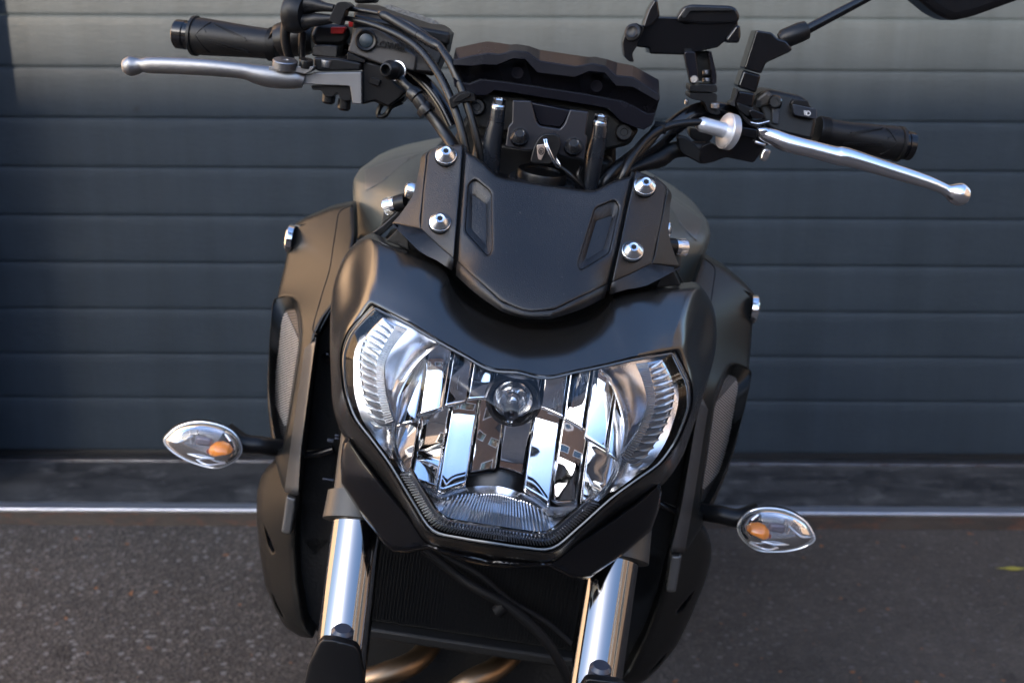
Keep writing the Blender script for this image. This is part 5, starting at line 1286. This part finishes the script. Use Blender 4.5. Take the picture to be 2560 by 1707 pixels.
plate('front_edge', M_EDGE, rounded(stp, 4), lambda x, y: .288, ls_, thick=.02, roll=(7, .003), step=10)
prism('cover_inner', M_DARK, Q(0, [(684, 1150), (760, 1150), (760, 1400), (735, 1460), (700, 1420), (686, 1340)]), .33, .03, ls_, bevel=.003)
both.append(ls_)

# tank shoulders
TK = rbf([(890, 450, .455), (905, 470, .437), (900, 560, .425), (1000, 395, .50), (1075, 375, .52), (940, 620, .385), (960, 450, .435), (990, 470, .405), (1010, 430, .44), (930, 520, .415), (888, 600, .43)], both=False)
tko = rounded(Q(16, [(830, 143), (640, 178), (400, 230), (220, 290), (85, 352), (14, 465), (8, 600), (15, 850), (30, 1060), (180, 1050), (420, 900), (620, 700), (700, 500), (760, 300)]), 9)
tk = empty('fuel_tank'); tk.parent = bike
plate('tank_shoulder', M_TANK, tko, TK, tk, thick=.12, roll=(20, .014), step=18, sharp=40)
ins = rounded(Q(16, [(125, 372), (300, 310), (560, 230), (650, 215), (480, 330), (310, 480), (130, 578)]), 3)
plate('tank_decal', mat('tank_decal', (.115, .115, .105), .30, .45), ins, lambda x, y: TK(x, y)-.0012+.0, tk, thick=.0012, roll=(3, .0006), step=18)
both.append(tk)

# indicators
def indicator():
    g = empty('turn_signal'); g.parent = bike
    zz = 7; yI = .30
    O = [(42, 405), (90, 330), (170, 265), (290, 225), (420, 215), (560, 240), (680, 290), (760, 370), (798, 470), (780, 540), (720, 600), (600, 655), (500, 660), (380, 630), (250, 580), (120, 500)]
    out = curve_outline(Q(zz, O), 3)
    c = np.mean(out, 0)
    def sc(s, dy, yb): return [B((c[0]+(x-c[0])*s, c[1]+dy+(y-c[1])*s), yb) for x, y in out]
    loft('lens', M_CLEAR, [sc(1, 0, yI+.003), sc(1, 0, yI), sc(.97, 0, yI-.006), sc(.88, 0, yI-.013), sc(.70, 0, yI-.018), sc(.45, 0, yI-.021), sc(.2, 0, yI-.0225), sc(.02, 0, yI-.023)], g, closed_u=True, sharp=80)
    loft('reflector', mat('indicator_silver', (.82, .83, .86), .16, .85), [sc(.985, 0, yI+.002), sc(.9, 0, yI+.006), sc(.7, 0, yI+.012), sc(.4, 0, yI+.015), sc(.05, 0, yI+.016)], g, closed_u=True, sharp=60)
    loft('housing', M_BLACK, [sc(1.0, 0, yI+.001), sc(1.03, -2, yI+.002), sc(1.03, -5, yI+.008), sc(.95, -10, yI+.024), sc(.7, -12, yI+.036), sc(.05, -14, yI+.040)], g, closed_u=True, sharp=60)
    rr0 = sc(1.0, 0, yI); tube('lens_edge', mat('lens_edge_clear', (.75, .77, .8), .1, .5), rr0+[rr0[0]], .0011, g, seg=6)
    # fine flutes under the rim of the lens
    fl = []
    A1, A2 = sc(.965, 0, yI-.0072), sc(.80, 0, yI-.0125)
    for k in range(len(out)):
        for h in (0, .5):
            a = A1[k].lerp(A1[(k+1) % len(out)], h); b = A2[k].lerp(A2[(k+1) % len(out)], h)
            if True: fl.append(((a+b)/2-Vector((0, .0003, 0)), (a-b)/2, Vector((.00045, 0, 0)), Vector((0, .0006, 0))))
    j = join_boxes('lens_flutes', mat('lens_flutes', (.55, .57, .60), .12, .35), fl, g); j['kind'] = 'stuff'
    for a, b in (((180, 480), (690, 560)), ((330, 560), (640, 620)), ((90, 390), (320, 350))):
        pa, pb = B(q(zz, *a), yI-.011), B(q(zz, *b), yI-.012); m_ = (pa+pb)/2+Vector((0, -.0095, -.001))
        tube('lens_ridge', mat('lens_flutes', (.55, .57, .60), .12, .35), [Vector(v) for v in catmull([tuple(pa), tuple(m_), tuple(pb)], 6)], .0011, g, seg=6)
    c_ = B(q(zz, 610, 500), yI+.0); lathe('bulb', M_AMBER, c_+Vector((.010, .0, -.001)), c_+Vector((-.02, -.004, .002)), [(0, .006), (.004, .010), (.011, .0115), (.018, .0095), (.023, .004), (.0235, .0003)], g, seg=24)
    ch_ = B(q(zz, 500, 505), yI-.003); box('bulb_clip', mat('dark_red_clip', (.22, .03, .01), .3), ch_, (.009, .004, .005), g, bevel=.001)
    for a, b in (((300, 300), (310, 430)), ((360, 290), (372, 440)), ((210, 330), (222, 440)), ((640, 330), (690, 400))):
        tube('reflector_step', mat('indicator_silver', (.82, .83, .86), .16, .85), [B(q(zz, *a), yI+.004), B(q(zz, *b), yI+.002)], .0016, g, seg=8)
    c2 = B(q(zz, 430, 400), yI+.001); box('bulb_holder', mat('violet_grey_plastic', (.16, .14, .17), .3, .3), c2, (.018, .006, .010), g, bevel=.003)
    chain('stem', M_BLACK, zz, [(640, 330, 120, yI+.022), (760, 400, 105, yI+.02), (860, 430, 92, yI+.02), (1000, 440, 88, yI+.022), (1120, 460, 86, yI+.03), (1400, 480, 80, yI+.05)], g, seg=20)
    return g
both.append(indicator())
bpy.context.view_layer.update()

def mirror_tree(o, parent, xc):
    if o.data is None:
        c = bpy.data.objects.new(o.name.split('.')[0], None); COL.objects.link(c); c.parent = parent
    else:
        me = o.data.copy(); me.transform(Matrix.Translation((2*xc, 0, 0)) @ Matrix.Diagonal((-1, 1, 1, 1))); me.flip_normals()
        c = o.copy(); c.data = me; COL.objects.link(c); c.parent = parent
    for ch in [x for x in bpy.data.objects if x.parent == o]: mirror_tree(ch, c, xc)
    return c
for g in list(both): mirror_tree(g, bike, XF)

# fork tubes, sleeves and guards
def fork(sgn, ax_pts, sleeve_pts, nm='fork_leg'):
    g = empty(nm); g.parent = bike
    a, b = [B(p, y) for p, y in ax_pts]; d = (b-a).normalized()
    r = .0225
    lathe('stanchion', M_FORK, a-d*.10, b+d*.10, [(0, r), ((b-a).length+.2, r)], g, seg=64)
    s0, s1 = sleeve_pts; t0 = (B(s0, ax_pts[0][1])-a).dot(d); t1 = (B(s1, ax_pts[0][1])-a).dot(d)
    p0 = a+d*t0; L = t1-t0
    lathe('upper_clamp', M_SLEEVE, p0, p0+d, [(-.09, .025), (-.002, .025), (0, .0252), (.001, .030), (L*.98, .0315), (L, .030), (L+.0005, .0226)], g, seg=48)
    # outer leg and axle lug below the picture
    lathe('outer_leg', M_BLACK, b+d*.06, b+d*.40, [(0, .0235), (.002, .028), (.30, .028), (.36, .022)], g, seg=32)
    return g, a, b, d
fl_, fa, fb, fd = fork(-1, ((q(10, 938, 240), .115), (q(10, 822, 1180), .065)), (q(7, 1790, 860), q(7, 1770, 1170)))
fr_, ra, rb_, rd = fork(1, ((q(11, 1130, 600), .115), (q(11, 997, 1500), .065)), (q(11, 1420, 200), q(11, 1300, 530)))
# guards in front of the stanchions
def guard(zz, pts, y, parent):
    f = lambda x, yy: y
    g = plate('fork_guard', M_BLACK, rounded(Q(zz, pts), 8), lambda x, yy: y+.0000007*(x-(pts[3][0]+pts[5][0])/2*ZM[zz][2]-ZM[zz][0])**2, parent, thick=.006, roll=(7, .003), step=16)
    return g
guard(10, [(440, 1760), (520, 1400), (600, 1230), (635, 1185), (740, 1190), (920, 1238), (955, 1290), (990, 1500), (1010, 1760)], .020, fl_)
guard(11, [(800, 1760), (860, 1600), (905, 1530), (940, 1522), (1190, 1550), (1260, 1600), (1280, 1760)], .020, fr_)
for zz, (x, y), par in ((10, (808, 1178), fl_), (11, (1020, 1490), fr_)):
    c = B(q(zz, x, y), .046); lathe('guard_lug', mat('blue_black_clip', (.03, .035, .05), .3), c-Vector((0, 0, .02)), c+Vector((0, -.1, 1)), [(0, .010), (.028, .0095), (.031, .007)], par, seg=24)

# radiator with fins, tanks and hoses
M_RAD = mat('radiator_black', (.004, .004, .0045), .6, spec=.15)
rad = empty('radiator'); rad.parent = bike
cr0, cr1 = B((950, 1330), .26), B((1560, 1640), .26)
x0, x1 = -.115, .105; z1 = B((1250, 1360), .26).z; z0 = B((930, 1565), .26).z
box('core', M_DARK, Vector(((x0+x1)/2, .285, (z1+z0)/2)), (x1-x0, .03, z1-z0), rad, bevel=.002)
fl = []
for k in range(62):
    x = x0+.006+(x1-x0-.012)*k/61; fl.append((Vector((x, .269, (z1+z0)/2)), Vector((.0006, 0, 0)), Vector((0, .0015, 0)), Vector((0, 0, (z1-z0)/2-.004))))
join_boxes('fins', M_RAD, fl, rad)['kind'] = 'stuff'
box('end_tank', M_RAD, Vector((x0-.012, .28, (z1+z0)/2)), (.024, .04, z1-z0+.02), rad, bevel=.005)
box('end_tank', M_RAD, Vector((x1+.012, .28, (z1+z0)/2)), (.024, .04, z1-z0+.02), rad, bevel=.005)
box('lower_rail', M_DARK, Vector(((x0+x1)/2, .275, z0-.006)), (x1-x0+.04, .04, .012), rad, bevel=.003)
hs_ = empty('radiator_hose'); hs_.parent = bike
chain('hose', M_RAD, 11, [(-520, 380, 40, .23), (-200, 640, 40, .225), (0, 770, 42, .215), (200, 880, 44, .21), (430, 1060, 44, .205), (620, 1280, 42, .20), (760, 1560, 40, .20), (800, 1800, 40, .20)], hs_, seg=16)
chain('hose', M_RAD, 11, [(-560, 300, 30, .23), (-260, 500, 30, .23), (0, 640, 30, .225), (240, 850, 30, .22), (560, 1040, 30, .215), (780, 1230, 28, .21)], hs_, seg=14)
chain('hose_clip', M_RAD, 11, [(150, 960, 60, .21), (215, 900, 60, .21)], hs_, seg=20, sub=1)
# exhaust headers
ex = empty('exhaust_header'); ex.parent = bike
chain('pipe', M_BRONZE, 10, [(1620, 1080, 96, .36), (1560, 1240, 98, .32), (1420, 1390, 100, .29), (1180, 1490, 104, .27), (950, 1580, 104, .27), (750, 1760, 104, .30)], ex, seg=28, sub=4)
chain('pipe', M_BRONZE, 10, [(2330, 1180, 96, .36), (2250, 1330, 98, .32), (2100, 1460, 100, .29), (1880, 1570, 104, .27), (1650, 1750, 104, .27)], ex, seg=28, sub=4)
# engine, frame and the rest of the motorcycle, which the front hides
en = empty('engine'); en.parent = bike
box('crankcase', M_DARK, Vector((XF, .52, .42)), (.34, .40, .34), en, bevel=.03)
box('cylinder_head', M_DARK, Vector((XF, .44, .66)), (.26, .22, .26), en, bevel=.02)
box('tank_body', M_TANK, Vector((XF, .70, .90)), (.26, .42, .16), tk, bevel=.05)
box('frame_core', M_DARK, Vector((XF, .36, .85)), (.20, .20, .24), en, bevel=.02)
box('side_frame', M_DARK, Vector((XF-.14, .42, .80)), (.05, .25, .25), en, bevel=.012)
box('side_frame', M_DARK, Vector((XF+.14, .42, .80)), (.05, .25, .25), en, bevel=.012)
box('seat', M_BLACK, Vector((XF, 1.15, .86)), (.24, .60, .08), bike, bevel=.035)
def wheel(c, r, w, nm):
    g = empty(nm); g.parent = bike
    pr = []
    for k in range(25):
        a = -pi*.5+pi*k/24; pr.append((math.sin(a)*w, r-.06+math.cos(a)*.06))
    lathe('tyre', M_TYRE, c+Vector((0, 0, 0)), c+Vector((1, 0, 0)), pr, g, seg=64)
    lathe('rim', M_GLOSS, c, c+Vector((1, 0, 0)), [(-w*.8, r-.062), (-w*.8, r-.085), (-.02, r-.1), (.02, r-.1), (w*.8, r-.085), (w*.8, r-.062)], g, seg=64)
    for k in range(5):
        a = 2*pi*k/5; d = Vector((0, math.cos(a), math.sin(a))); tube('spoke', M_GLOSS, [c+d*.02, c+d*(r-.1)], .012, g, seg=10)
    lathe('hub', M_BLACK, c-Vector((.06, 0, 0)), c+Vector((1, 0, 0)), [(0, .03), (.12, .03)], g, seg=24)
wheel(Vector((0, -.125, .30)), .30, .055, 'front_wheel')
wheel(Vector((XF, 1.28, .31)), .31, .085, 'rear_wheel')
mg = []
for k in range(17):
    a = R(20+k*9.0); mg.append((math.cos(a), math.sin(a)))
rows = [[Vector((x, -.125+.345*c_, .30+(.345-abs(x)**2*9)*s_)) for x in (-.062, -.04, -.02, 0, .02, .04, .062)] for c_, s_ in mg if .30+.345*s_ < .56]
if len(rows) > 2: loft('front_mudguard', M_BLACK, [r for r in rows if r[0].y > -.2] if len([r for r in rows if r[0].y > -.2]) > 2 else rows, bike, thick=.003)
